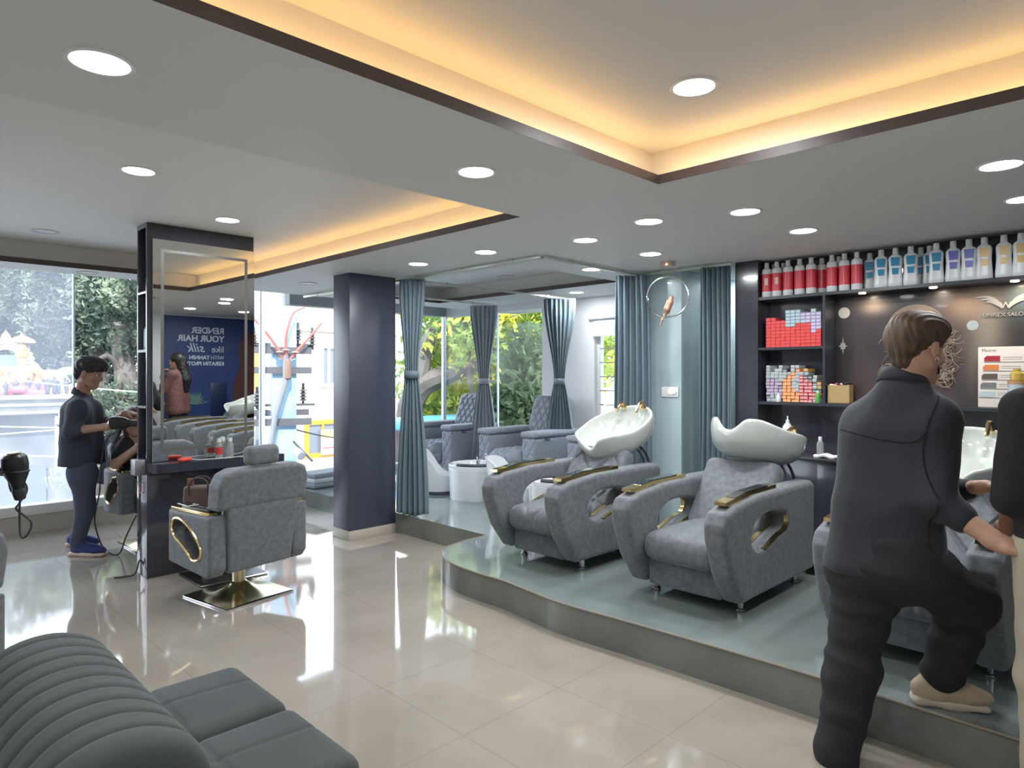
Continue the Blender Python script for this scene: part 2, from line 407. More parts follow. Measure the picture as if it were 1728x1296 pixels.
# pedicure window wall (openings 5.73..7.55 full height, 3.95..4.86 louvred window)
mb = MB(); W0, W1 = XW, XW+0.18
mb.box(W0, W1, 4.90, 5.73, 0.184, 2.75); mb.box(W0, W1, 3.22, 4.0, 0.184, 2.75); mb.box(W0, W1, 4.0, 4.90, 0.184, 0.8); mb.box(W0, W1, 4.0, 4.90, 2.12, 2.75)
mb.box(W0, W1, 5.73, 7.70, 2.345, 2.75); mb.box(W0, W1, 5.73, 7.70, 0.184, 0.40)
struct(mb.build('wall_window_side', M_WHITE))
# street window wall: low sill, glass to the ceiling pocket
mb = MB(); mb.box(XL, XW+.18, YW, YW+0.12, 0, 0.17)
struct(mb.build('baseboard_street', M_SKIRT))
mb = MB(); mb.box(XL, XW+.18, YW-0.02, YW+0.12, 0.17, 0.265, 0.01); struct(mb.build('trim_2', M_SILL))
struct(box_obj('trim_3', (3.83, YW-0.06, 2.35), (XW, YW+0.12, 2.50), mat('grey_window_header', (0.30, 0.32, 0.34), 0.5)))
struct(box_obj('trim_4', (XL, YW, 2.60), (XW+.18, YW+0.12, 2.75), M_WHITE))
# glass panes with fins at the joints
jx = [XL, -0.28, 1.62, 3.52, 5.0, XW+0.02]
for i in range(5):
    w = struct(box_obj('window_%d' % (i+1), (jx[i], YW+0.05, 0.265), (jx[i+1]-0.006, YW+0.062, 2.60), MATS['dusty_window_glass'] if i < 2 else MATS['window_glass']))
struct(box_obj('window_6', (XW+0.06, 5.73, 0.40), (XW+0.072, 7.75, 2.345), MATS['window_glass']))
M_JOINT = mat('silicone_joint', (0.75, 0.85, 0.95), 0.3)
for i, x in enumerate(jx[1:4]): struct(box_obj('trim_%d' % (5+i), (x-0.009, YW+0.035, 0.265), (x+0.007, YW+0.078, 2.60), M_JOINT))
struct(box_obj('trim_8', (XW+0.035, YW+0.04, 0.30), (XW+0.085, YW+0.09, 2.36), M_JOINT))
struct(box_obj('trim_9', (XW+0.05, 6.60, 0.40), (XW+0.08, 6.612, 2.345), M_JOINT))
# louvred window
lw = struct(box_obj('window_7', (XW+0.10, 4.0, 0.8), (XW+0.106, 4.9, 2.12), MATS['window_glass']))
fr = MB()
for a, b, c, d in ((4.0, 4.05, .8, 2.12), (4.85, 4.9, .8, 2.12), (4.42, 4.46, .8, 2.12), (4.0, 4.9, .8, .85), (4.0, 4.9, 2.07, 2.12)): fr.box(XW+.06, XW+.12, a, b, c, d)
fr.build('window_frame', M_WPLAS, lw)
lv = MB()
for k in range(7):
    z = 0.98+k*0.165; lv.box(XW+.045, XW+.06, 4.05, 4.85, z-.006, z+.006)
lv.build('louvre_bars', mat('grey_bars', (0.25, 0.25, 0.27), 0.5), lw)
# roller blind over it
t = thing('roller_blind', 'pale grey roller blind pulled down over top of the small louvred window', 'blind', (XW-0.03, 4.45, 2.17))
MB().tube([(0, -.5, 0), (0, .5, 0)], 0.028, 14).build('roller', M_WPLAS, t)
box_obj('blind_cloth', (0.012, -0.45, -0.20), (0.016, 0.45, 0.0), mat('blind_cloth', (0.62, 0.66, 0.70), 0.7), t)
box_obj('bottom_bar', (0.004, -0.46, -0.225), (0.024, 0.46, -0.195), M_WPLAS, t, 0.004)

# ---------------------------------------------------------------- ceiling with three coves
coves = [(-1.5, 2.79, -0.55, 1.79), (-1.5, 2.80, 2.73, 6.77), (4.01, 5.45, 3.94, 6.77)]
CX0, CX1, CY0, CY1 = XL-0.1, 7.3, YB-0.1, 7.20
xs = sorted({CX0, CX1, -1.5, 2.79, 2.80, 4.01, 5.45}); ys = sorted({CY0, CY1, -0.55, 1.79, 2.73, 6.77, 3.94})
mb = MB()
for i in range(len(xs)-1):
    for j in range(len(ys)-1):
        x, y = (xs[i]+xs[i+1])/2, (ys[j]+ys[j+1])/2
        if any(c[0] < x < c[1] and c[2] < y < c[3] for c in coves): continue
        mb.add([(xs[i], ys[j], H1), (xs[i+1], ys[j], H1), (xs[i+1], ys[j+1], H1), (xs[i], ys[j+1], H1)], [(0, 3, 2, 1)])
        mb.add([(xs[i], ys[j], H1+.03), (xs[i+1], ys[j], H1+.03), (xs[i+1], ys[j+1], H1+.03), (xs[i], ys[j+1], H1+.03)], [(0, 1, 2, 3)])
mb.box(CX0, CX1, 7.17, 7.20, H1+0.001, 2.6)
struct(mb.build('ceiling', M_CEIL, smooth=False))
SB = 0.11
mb = MB(); tr = MB(); led = MB()
for k, (x0, x1, y0, y1) in enumerate(coves):
    a0, a1, b0, b1 = x0-SB, x1+SB, y0-SB, y1+SB
    V = [(a0, b0, H1+.03), (a1, b0, H1+.03), (a1, b1, H1+.03), (a0, b1, H1+.03), (a0, b0, H2), (a1, b0, H2), (a1, b1, H2), (a0, b1, H2)]
    mb.add(V, [(4, 7, 6, 5), (0, 4, 5, 1), (1, 5, 6, 2), (2, 6, 7, 3), (3, 7, 4, 0)])
    tt = 0.012
    for a in ((x0-tt, x0, y0-tt, y1+tt), (x1, x1+tt, y0-tt, y1+tt), (x0, x1, y0-tt, y0), (x0, x1, y1, y1+tt)):
        tr.box(a[0], a[1], a[2], a[3], H1+0.0008, H1+0.045)
struct(mb.build('ceiling_recess', M_COVE, smooth=False)); struct(tr.build('trim_10', M_TRIM, smooth=False))
struct(box_obj('ceiling_roof', (XL-.3, YB-.3, 2.77), (7.5, YW+0.14, 2.95), M_WHITE))
struct(box_obj('ceiling_pocket', (XL-.1, 7.2, 2.60), (7.3, YW+0.12, 2.64), M_CEIL))
def strip(loc, sx_, sy_, lab):
    o = box_obj('light_strip', (-sx_/2, -sy_/2, 0), (sx_/2, sy_/2, 0.006), M_LED); o.location = loc
    props(o, lab, 'light strip')
z = H1+0.035
strip((2.79+0.045, 0.62, z), 0.014, 2.3, 'warm led strip hidden on right-hand ledge of the big ceiling cove')
strip((0.65, 1.79+0.045, z), 4.2, 0.014, 'warm led strip hidden on far ledge of the big ceiling cove')
strip((2.80+0.045, 4.75, z), 0.014, 4.0, 'warm led strip hidden on right-hand ledge of the cove above mirror column')

# ---------------------------------------------------------------- downlights
def downlight(x, y, z, label, on=True, w=None, group=None):
    t = thing('ceiling_light', label, 'ceiling light', (x, y, z), 0, group)
    MB().lathe([(0.093, 0.0), (0.093, -0.003), (0.088, -0.007), (0.079, -0.006), (0.076, -0.001)], n=40, caps=False).build('trim_ring', M_WPLAS if on else mat('ring_off', (0.6, 0.6, 0.6), 0.5), t)
    MB().lathe([(0.077, -0.0015), (0.05, -0.003), (0.001, -0.004)], n=40, caps=False).build('lens', M_LENS if on else M_OFF, t)
    if on:
        l = bpy.data.lights.new('lamp_light', 'AREA'); l.shape = 'DISK'; l.size = 0.14; l.energy = DOWNLIGHT_W if w is None else w; l.color = (0.93, 0.97, 1.0)
        o = bpy.data.objects.new('lamp_light', l); COL.objects.link(o); o.parent = t; o.location = (0, 0, -0.012); o.visible_glossy = True
    return t
D = [(0.536, 2.249, H1, 'large round ceiling light at upper left of the view between the two lit coves'),
 (2.03, 2.26, H1, 'round ceiling light just past the middle of the band between the two lit coves'),
 (3.42, 2.26, H1, 'brightest round ceiling light past corner of the big cove, above front of platform'),
 (3.60, 1.74, H1, 'round ceiling light above platform, nearer one of the pair left of the red bottles'),
 (3.59, 0.56, H1, 'round ceiling light above the standing man near right edge of the view'),
 (4.34, 1.71, H1, 'small round ceiling light nearest to the row of red bottles'),
 (3.59, 2.88, H1, 'small round ceiling light above the quilted shampoo chair'),
 (4.35, 2.86, H1, 'small round ceiling light beside the hanging bird ring'),
 (3.41, 3.69, H1, 'round ceiling light near the corner of the curtain rails'),
 (3.38, 4.48, H1, 'round ceiling light just in front of the navy pillar top'),
 (4.62, 3.64, H1, 'round ceiling light inside the curtain rails of the pedicure bay'),
 (4.37, 0.58, H1, 'round ceiling light cut by right edge of the view above the bottle shelf'),
 (2.34, 1.34, H2, 'round ceiling light set inside the big lit cove'),
 (1.15, 4.05, H2, 'round ceiling light left of the mirror column inside the farther cove'),
 (1.97, 4.88, H2, 'small round ceiling light close above the mirror column'),
 (5.80, 4.78, H1, 'round ceiling light beside the pedicure bay curtain by the white wall')]
for x, y, z, lb in D: downlight(x, y, z, lb)
for x, y, z, lb in [(1.12, 6.28, H2, 'unlit round ceiling light left of the mirror column near the street window'),
   (1.56, 6.98, H1, 'unlit round ceiling light on the ceiling edge right above the street glass'),
   (3.32, 6.23, H1, 'unlit round ceiling light between mirror column and navy pillar'),
   (5.34, 5.44, H2, 'unlit round ceiling light inside the recess above the pedicure chairs')]: downlight(x, y, z, lb, False)
for x, y in ((0.5, 0.4), (-0.9, 1.2), (-1.0, 4.0), (0.9, -0.68), (4.35, -0.5), (2.3, -0.68)):
    pass
downlight(1.0, 0.5, H2, 'round ceiling light in the big cove above the sofa end', True)
downlight(-0.6, 1.0, H2, 'round ceiling light in the big cove behind the sofa', True)
downlight(-0.9, 4.2, H2, 'round ceiling light in the farther cove over the left side of the room', True)
downlight(6.3, 2.85, H1, 'round ceiling light inside the narrow passage', True)

# ---------------------------------------------------------------- columns
# navy pillar
struct(box_obj('wall_pillar', (3.23, 5.30, 0.08), (3.73, 5.58, H1), M_NAVY, None, 0.004))
struct(box_obj('baseboard_pillar', (3.224, 5.294, 0), (3.73, 5.586, 0.085), M_SKIRT, None, 0.003))
# ================================================================ mirror column
t = thing('mirror_column', 'dark column with tall mirror, side niche and narrow ledge left of the salon chair', 'mirror column', (1.58, 5.37, 0))
W_ = 0.80; DP = 0.23
mb = MB()
mb.box(0, W_, 0, DP, 0, 0.80, .003); mb.box(0.0, W_, 0, 0.025, 0.80, H2, .002); mb.box(0, W_, DP-.02, DP, 0.80, H2, .002)
mb.box(W_-.025, W_, 0.02, DP-.02, .80, H2); mb.box(0.10, 0.12, .02, DP-.02, .80, H2); mb.box(0, .12, .02, DP-.02, 2.585, H2)
mb.build('body', M_DARK, t)
M_MIRROR = mat('mirror_glass', (0.80, 0.82, 0.80), 0.0, 1.0)
M_FROST = mat('frosted_mirror_band', (0.16, 0.155, 0.14), 0.5, 0.4)
Rm = Matrix.Rotation(math.radians(0.25), 4, 'X')
mr = MB().box(0.03, W_-.006, -0.022, -0.004, 0.855, 2.50, 0.0015, 1).build('mirror', M_MIRROR, t)
def frame_band(x0, x1, z0, z1, w, y0, y1):
    m = MB(); m.box(x0, x1, y0, y1, z0, z0+w); m.box(x0, x1, y0, y1, z1-w, z1); m.box(x0, x0+w, y0, y1, z0+w, z1-w); m.box(x1-w, x1, y0, y1, z0+w, z1-w); return m
mr.rotation_euler = (math.radians(.25), 0, math.radians(.23))
bd = frame_band(0.085, W_-.065, 0.93, 2.43, 0.022, -0.0232, -0.0215).build('frosted_band', M_FROST, mr)
box_obj('niche_shelf', (0, .02, 1.665), (.11, DP-.02, 1.685), mat('shelf_edge_grey', (0.25, 0.26, 0.28), 0.4), t)
box_obj('niche_shelf', (0, .02, 1.25), (.11, DP-.02, 1.265), mat('shelf_edge_grey', (0.25, 0.26, 0.28), 0.4), t)
box_obj('niche_shelf', (0, .02, 2.1), (.11, DP-.02, 2.115), M_DARK, t)
led_ = MB(); P = [(0, 0.0), (0, -0.13), (0.02, -0.16), (0.05, -0.172), (0.98, -0.172), (0.98, 0.0)]
led_.prism(P, 0.785, 0.852); led_.build('ledge', M_DARK, t, smooth=False)
# steel box with sockets on the side of the column, door handle below
c = MB().box(-0.075, 0.0, 0.015, 0.12, 0.76, 0.875, .004).build('tool_box', mat('brushed_steel_box', (0.28, 0.28, 0.30), 0.4, 0.7), t)
h = MB().tube([(-.002, .10, .70), (-.018, .10, .70), (-.018, .10, .62), (-.002, .10, .62)], 0.006, 8); h.build('handle', M_CHROME, t)
# footrest in front of the column
t = thing('footrest', 'black footrest plate with chrome edge and strut on floor under the mirror ledge', 'footrest', (2.02, 5.06, 0))
box_obj('plate', (-.24, -.2, 0.004), (.24, .24, .016), M_BLACK, t, .002); frame_band_ = MB().tube([(-.24, -.2, .012), (.24, -.2, .012), (.24, .24, .012), (-.24, .24, .012)], .005, 6, closed=True).build('chrome_rim', M_CHROME, t)
MB().tube([(-.15, 0, .01), (-.15, .02, .25), (-.12, .05, .30), (.12, .05, .30), (.15, .02, .25), (.15, 0, .01)], .012, 8).build('strut', M_CHROME, t)
# second column further left: carries the hanging hairdryer
t = thing('mirror_column', 'dark column out at left edge that carries the hanging hairdryer', 'mirror column', (-0.55, 3.86, 0))
MB().box(0, .90, 0, .22, 0, H2-.002, .004).build('body', M_DARK, t)
MB().box(0.03, .87, -.02, -.002, .86, 2.5, .0015, 1).build('mirror', M_MIRROR, t)

# teal bottles in the niche
def bottle(name, label, cat, loc, prof, cap, bm, cm, group=None, lab=None, sc=(1, 1)):
    t = thing(name, label, cat, loc, 0, group)
    MB().lathe(prof, n=20).build('body', bm, t); MB().lathe(cap, n=16).build('cap', cm, t); return t
M_TEALB = mat('teal_bottle', (0.0, 0.22, 0.23), 0.25, coat=.3)
for i, (y, x) in enumerate(((0.07, 0.04), (0.135, 0.05))):
    bottle('bottle', ('teal plastic bottle in column niche, nearer to mirror', 'teal plastic bottle in column niche, the one nearer the window')[i], 'bottle', (1.58+x, 5.37+y, 1.686),
           [(0.001, 0), (.028, 0), (.03, .01), (.03, .15), (.016, .18)], [(.014, .18), (.014, .25), (.001, .25)], M_TEALB, M_TEALB)
# bottles, gadget and cable on the ledge
M_CLEAR = mat('clear_plastic', (0.80, 0.84, 0.85), 0.08, trans=0.75)
M_LBL = mat('red_label', (0.6, 0.05, 0.05), 0.5)
for i, (px, py) in enumerate(((2.06, 5.265), (2.115, 5.325), (2.15, 5.275))):
    t = bottle('bottle', ['small clear bottle with red label on the mirror ledge', 'small clear bottle standing rear of three on the mirror ledge', 'small clear bottle with white cap, rightmost on the mirror ledge'][i], 'bottle',
           (px, py, .853), [(.001, 0), (.024, 0), (.026, .008), (.026, .10), (.014, .125)], [(.015, .125), (.015, .15), (.001, .15)], M_CLEAR, M_WPLAS)
    if i == 0: MB().lathe([(.0266, .03), (.0266, .085)], n=20, caps=False).build('label', M_LBL, t)
t = thing('hair_trimmer', 'small red gadget with white cable lying on the mirror ledge', 'gadget', (1.80, 5.24, .853), 0.3)
V, F = soft_box((.10, .045, .03), .014, 10); mesh_obj('body', V+v3(0, 0, .015), F, mat('red_plastic', (0.75, 0.07, 0.05), .35), t)
MB().tube(spline([(.05, -.005, .012), (.10, -.03, .006), (.17, -.08, .006), (.25, -.115, .006), (.36, -.135, .006), (.46, -.10, .006), (.56, -.10, .05)], 6), .003, 6).build('cable', M_WPLAS, t)

# ================================================================ salon styling chairs
def make_styling_chair(label, loc, rz, dz=0.0, full=True):
    t = thing('salon_chair', label, 'salon chair', loc, rz)
    # square flared base
    n = 40; xs_ = np.linspace(-.25, .25, n); X, Y = np.meshgrid(xs_, xs_, indexing='ij'); R_ = np.maximum(np.hypot(X, Y), .045)
    Z = .012+.085*np.exp(-((R_-.045)/.085)); V = np.stack([X, Y, Z], -1).reshape(-1, 3); I = np.arange(n*n).reshape(n, n)
    F = np.stack([I[:-1, :-1], I[1:, :-1], I[1:, 1:], I[:-1, 1:]], -1).reshape(-1, 4)
    mb = MB(); mb.add(V, F); b = mb.build('base', M_BRASS, t)
    MB().box(-.254, .254, -.254, .254, 0.0, .0125, .003).build('base_rim', M_CHROME, b)
    MB().lathe([(.03, .03), (.043, .09), (.043, .18), (.049, .185), (.049, .2), (.036, .205), (.036, .30+dz)], n=28).build('column', mat('champagne_metal', (.72, .60, .42), .28, .85), t)
    MB().tube([(.05, -.05, .24+dz), (.10, -.18, .235+dz), (.17, -.28, .245+dz)], .006, 8).build('lift_lever', M_CHROME, t)
    z0 = .225+dz; z1 = .615+dz
    for s in (-1, 1):
        cx = s*.305
        hole = [tuple(p) for p in spline([(.185, z1-.105), (.155, z1-.055), (.08, z1-.045), (-.02, z1-.085), (-.11, z1-.15), (-.16, z1-.215), (-.14, z1-.275), (-.065, z1-.29), (.0, z1-.25), (.08, z1-.20), (.16, z1-.16)], 3, True)]
        arm = sdf_mesh([ex([(-.22, z0), (.235, z0+.045), (.235, z1), (-.26, z1), (-.26, z0+.05)], 0, cx-.06, cx+.06, .022), ex(hole, 0, cx-.2, cx+.2, 0, .006, 's')], .0075)
        V = smooth_mesh(arm[0], arm[1], 2); a = mesh_obj('arm', V, arm[1], M_LEATHER, t)
        MB().tube([(cx+s*.060, p[0], p[1]) for p in hole], .0095, 8, closed=True).build('arm_trim', M_GOLD, a)
        MB().box(cx-.045, cx+.045, -.22, .225, z1-.002, z1+.02, .006).build('armrest', M_GOLD, t)
        MB().box(cx-.03, cx+.03, -.20, .12, z1+.018, z1+.034, .007).build('armrest_pad', M_BLACK, t)
    V, F = soft_box((.50, .50, .14), .05, 20); mesh_obj('seat', V+v3(0, .02, .47+dz), F, M_LEATHER, t)
    MB().box(-.24, .24, -.2, .2, z0+.03, .42+dz, .02).build('seat_box', M_LEATHER, t)
    # lower back panel, tapers towards the floor
    V, F = soft_box((.50, .07, .43), .02, 16)
    V[:, 1] += -(.02)*(V[:, 2]/.2); V[:, 0] *= 1+.06*(V[:, 2]/.2); mesh_obj('back_panel', V+v3(0, -.245, .45+dz), F, M_LEATHER, t)
    # upper back cushion, rounded shoulders, sits right on the panel below
    P = [(-.325, .645), (-.33, .80), (-.30, .875), (-.23, .905), (.23, .905), (.30, .875), (.33, .80), (.325, .645)]
    V, F = sdf_mesh([ex([(a, b+dz) for a, b in P], 1, -.085, .075, .032)], .009); V = smooth_mesh(V, F, 2)
    V[:, 1] += -.22-.16*(V[:, 2]-.64); mesh_obj('backrest', V, F, M_LEATHER, t)
    V, F = soft_box((.23, .10, .125), .035, 16); hd = mesh_obj('headrest', V+v3(-.02, -.285, .975+dz), F, M_LEATHER, t)
    return t
chair1 = make_styling_chair('grey salon chair seen from behind on gold square base before the mirror', (1.915, 4.555, 0), math.radians(10))
def recopy(src, label, loc, rz):
    c = copy_thing(src); c['label'] = label; c.location = loc; c.rotation_euler = (0, 0, rz)
    return c
chair2 = recopy(chair1, 'grey salon chair behind the mirror column with a seated customer', (1.99, 6.46, 0.0), math.radians(180))
for ch in chair2.children:                       # this one is pumped up higher
    if ch.name.split('.')[0] not in ('base', 'column'): ch.location.z += .06
chair3 = recopy(chair1, 'grey salon chair cut off by left edge of the view under the hairdryer', (0.03, 3.42, 0), math.radians(30))

# ================================================================ shampoo chairs
SH = None
def shampoo_profile():
    P = [(.40, .085), (-.58, .085), (-.59, .62), (-.55, .648), (-.30, .652), (.20, .650), (.46, .625), (.575, .595), (.612, .53), (.60, .44), (.525, .25)]
    return P
def shampoo_bowl(parent, tilt, yaw, off):
    # local frame: x across, y forward (neck side), z up; rim at z=0
    pr = [el((0, -.02, -.01), (.285, .335, .30), k=0), half((0, 0, -1), .215, k=.10)]
    pr.append(half((0, 0, 1), .0, k=.02))
    pr.append(el((0, -.02, .02), (.262, .310, .22), k=.015, op='s'))
    pr.append(rc((0, .40, .035), (0, .20, .06), .10, .075, k=.05, op='s'))
    V, F = sdf_mesh(pr, .0075); V = smooth_mesh(V, F, 3)
    yy = np.clip((V[:, 1]-.05)/.28, 0, 1); xx = np.abs(V[:, 0])/.28
    V[:, 2] += .075*yy**1.5*np.clip(xx*1.5, 0, 1)*np.clip((V[:, 2]+.2)/.2, 0, 1)          # raised horns either side of the neck rest
    V[:, 1] += .02*yy
    b = mesh_obj('bowl', V, F, M_PORC, parent)
    b.location = off; b.rotation_euler = (tilt, 0, yaw)
    for s, hgt in ((-.10, .065), (.10, .05)):
        m = MB(); m.lathe([(.001, 0), (.022, 0), (.022, .02), (.016, .03), (.016, hgt), (.001, hgt)], c=(s, -.285, -.005), n=18)
        m.tube([(s, -.285, hgt*.8), (s, -.25, hgt*.8+.01), (s, -.20, hgt*.45), (s, -.185, hgt*.2)], .012, 10)
        m.build('faucet', M_GOLD, b)
    return b
def make_shampoo(label, loc, rz, quilted, tilt, yaw, off):
    t = thing('shampoo_chair', label, 'shampoo chair', loc, rz)
    for s in (-1, 1):
        cx = s*.297
        hole = [tuple(p) for p in spline([(.275, .43), (.235, .505), (.10, .53), (-.04, .53), (-.175, .485), (-.175, .43), (-.05, .38), (.06, .365), (.16, .35), (.245, .36)], 3, True)] if False else \
               [tuple(p) for p in spline([(.29, .40), (.265, .48), (.16, .528), (.0, .532), (-.14, .505), (-.185, .45), (-.15, .405), (-.04, .385), (.05, .36), (.13, .335), (.22, .335)], 3, True)]
        V, F = sdf_mesh([ex(shampoo_profile(), 0, cx-.065, cx+.065, .032), ex(hole, 0, cx-.2, cx+.2, 0, .02, 's')], .009)
        V = smooth_mesh(V, F, 2); a = mesh_obj('arm', V, F, M_LEATHER, t)
        seg = spline([(-.165, .50), (-.178, .45), (-.145, .409), (-.04, .389), (.05, .364), (.13, .339)], 5)
        for u0, u1 in ((-.064, -.036), (.036, .064)):
            m = MB()
            for q in range(len(seg)-1):
                p, r_ = seg[q], seg[q+1]
                m.add([(cx+u0, p[0], p[1]), (cx+u1, p[0], p[1]), (cx+u1, r_[0], r_[1]), (cx+u0, r_[0], r_[1]),
                   (cx+u0, p[0]-.004, p[1]-.008), (cx+u1, p[0]-.004, p[1]-.008), (cx+u1, r_[0]-.004, r_[1]-.008), (cx+u0, r_[0]-.004, r_[1]-.008)],
                  [(0, 1, 2, 3), (7, 6, 5, 4), (1, 5, 6, 2), (0, 3, 7, 4)])
            m.build('arm_inlay', M_GOLD, a)
        sg = [(.535, .628), (.53, .645), (.46, .652), (.30, .668), (-.08, .672), (-.08, .652), (.30, .645), (.48, .618)]
        M = Matrix(((0, 0, 1, cx), (1, 0, 0, 0), (0, 1, 0, 0), (0, 0, 0, 1)))
        m = MB().prism(sg[::-1], -.032, .032, M=M); c = m.build('armrest', M_GOLD, t, smooth=False)
        MB().prism([(.42, .658), (.30, .674), (.02, .679), (.02, .672), (.30, .666), (.43, .650)][::-1], -.028, .028, M=M).build('armrest_pad', mat('black_gloss_pad', (0.02, .025, .028), .12, coat=.6), c, smooth=False)
    MB().box(-.235, .235, -.5, .40, .075, .30, .02).build('front_panel', M_LEATHER, t)
    dq = (lambda P, N: quilt(P[:, 0]*.9, P[:, 1]*.7, .26, .09, .018)*np.clip(N[:, 2]*1.5+.7, 0, 1)) if quilted else None
    def bulge(V, sx_, sy_, a): V[:, 2] += a*(1-(2*V[:, 0]/sx_)**2)*(1-np.clip(2*V[:, 1]/sy_, -1, 1)**2)*(V[:, 2] > 0); return V
    V, F = soft_box((.465, .66, .17), .075, 90 if quilted else 26, dq); V = bulge(V, .465, .66, .02)
    mesh_obj('seat', V+v3(0, .16, .315), F, M_LEATHER, t)
    dq = (lambda P, N: quilt(P[:, 0]*.9, P[:, 2]*.7, .26, .09, .018)*np.clip(N[:, 1]*1.5+.7, 0, 1)) if quilted else None
    V, F = soft_box((.50, .15, .52), .055, 90 if quilted else 26, dq)
    c_, s_ = math.cos(math.radians(36)), math.sin(math.radians(36))
    V = np.stack([V[:, 0], V[:, 1]*c_-V[:, 2]*s_, V[:, 1]*s_+V[:, 2]*c_], -1)
    mesh_obj('backrest', V+v3(0, -.23, .53), F, M_LEATHER, t)
    for x, y in ((-.27, .25), (.27, .25), (-.27, -.48), (.27, -.48)):
        MB().lathe([(.02, .0), (.024, .004), (.024, .012), (.017, .016), (.021, .09), (.001, .09)], c=(x, y, 0), n=20).build('leg', M_CHROME, t)
    ox, oy, oz = off
    m = MB().box(-.05, .05, -.66, -.56, 0, .64, .01); m.box(-.16, .16, -.70, -.5, 0, .03, .008); m.build('bowl_stand', M_BLACK, t)
    V, F = sdf_mesh([el((ox, oy+.02, oz-.20), (.14, .16, .035), k=0), rc((0, -.61, .62), (ox, oy, oz-.2), .04, .05, k=.04)], .009); mesh_obj('bowl_mount', smooth_mesh(V, F, 2), F, M_PORC if not quilted else M_BLACK, t)
    MB().tube(spline([(-.12, -.55, .80), (-.17, -.66, .70), (-.20, -.69, .52), (-.15, -.66, .30), (-.05, -.66, .15)], 6), .010, 8).build('hose', mat('dark_hose', (.05, .05, .055), .3), t)
    MB().tube(spline([(-.09, -.58, .78), (-.13, -.68, .66), (-.15, -.70, .45), (-.1, -.66, .22)], 6), .008, 8).build('hose', M_CHROME, t)
    shampoo_bowl(t, tilt, yaw, off)
    return t
R_ = math.radians
make_shampoo('grey quilted shampoo chair with gold arm caps, nearest the curtains', (3.79, 3.14, .184), R_(90), True, R_(-24), R_(-4), (0.0, -.46, .93))
make_shampoo('plain grey shampoo chair with upturned white bowl, middle of the platform', (3.79, 2.01, .184), R_(90), False, R_(12), R_(-8), (-.02, -.50, .95))
make_shampoo('grey shampoo chair half hidden behind man in black clothes', (3.79, .86, .184), R_(90), True, R_(-20), 0, (0.0, -.50, .90))

# ================================================================ pedicure chairs and basins
def make_pedi(label, loc, rz):
    t = thing('pedicure_chair', label, 'pedicure chair', loc, rz, )
    for s in (-1, 1):
        dq = lambda P, N: quilt(P[:, 0]+.03, P[:, 2]*.62, .10, .2, .009)*(N[:, 1] > .5)
        V, F = soft_box((.20, .82, .62), .035, 80, dq); a = mesh_obj('arm', V+v3(s*.35, .04, .32), F, M_PEDI, t)
        V, F = soft_box((.23, .80, .065), .03, 24); mesh_obj('armrest_pad', V+v3(s*.35, .06, .665), F, M_PEDI, t)
        MB().box(s*.35-.02+s*.1, s*.35+.02+s*.1, .22, .28, .60, .625, .004).build('latch', mat('dark_latch', (.1, .1, .11), .4), a)
    dq = lambda P, N: quilt(P[:, 0], P[:, 1]*.8-P[:, 2]*.5, .10, .2, .013)*np.clip(N[:, 2]+N[:, 1]*1.2, 0, 1)
    V, F = soft_box((.50, .80, .30), .13, 96, dq); mesh_obj('seat', V+v3(0, .14, .34), F, M_PEDI, t)
    MB().box(-.25, .25, -.3, .42, 0, .25, .01).build('seat_base', M_PEDI, t)
    dq = lambda P, N: quilt(P[:, 0], P[:, 2]*.62, .10, .2, .014)*np.clip(N[:, 1]*1.3+np.clip(N[:, 2], 0, 1), 0, 1)*(np.abs(P[:, 0]) < .22)
    V, F = soft_box((.56, .20, .74), .09, 110, dq); th = .30
    V = np.stack([V[:, 0], V[:, 1]*math.cos(th)-V[:, 2]*math.sin(th), V[:, 1]*math.sin(th)+V[:, 2]*math.cos(th)], -1)
    mesh_obj('backrest', V+v3(0, -.28, .70), F, M_PEDI, t)
    return t
pc = make_pedi('grey quilted pedicure chair in the middle, between two tied curtains', (5.66, 5.32, .184), R_(90))
recopy(pc, 'grey quilted pedicure chair farthest left, by the corner of glass', (5.66, 6.70, .184), R_(90))
recopy(pc, 'grey pedicure chair mostly hidden behind white shampoo bowl', (5.66, 3.98, .184), R_(90))
def make_tub(label, loc, rz):
    t = thing('pedicure_basin', label, 'pedicure basin', loc, rz)
    m = MB().lathe([(.001, .0), (.285, 0), (.29, .01), (.30, .30), (.305, .32), (.30, .325), (.305, .33), (.305, .36), (.295, .368), (.27, .36), (.25, .33), (.24, .12), (.18, .09), (.001, .085)], n=56, caps=False)
    m.build('tub', M_ACRYL, t)
    arc = [(.292*math.cos(a), .292*math.sin(a), .378) for a in np.linspace(1.9, 3.3, 14)]
    MB().tube(arc, .017, 8).build('padded_rim', mat('dark_rim_pad', (.07, .075, .09), .4), t)
    c = MB().lathe([(.028, .36), (.028, .38), (.022, .385), (.022, .42), (.001, .425)], c=(-.22, .10, .01), n=16); c.tube([(-.22, .1, .43), (-.14, .07, .45)], .009, 8); c.build('tap', M_CHROME, t)
    c = MB().lathe([(.018, .30), (.018, .40), (.024, .41), (.024, .43), (.001, .44)], c=(.05, -.16, 0), n=16); c.tube(spline([(.05, -.16, .42), (.03, -.13, .45), (.0, -.10, .43)], 4), .012, 8); c.build('spout', M_CHROME, t)
    return t
tb = make_tub('round white pedicure basin with chrome tap beside curtain', (4.80, 5.33, .184), R_(75))
recopy(tb, 'round white pedicure basin seen through arm of the quilted shampoo chair', (4.66, 4.02, .184), R_(75))
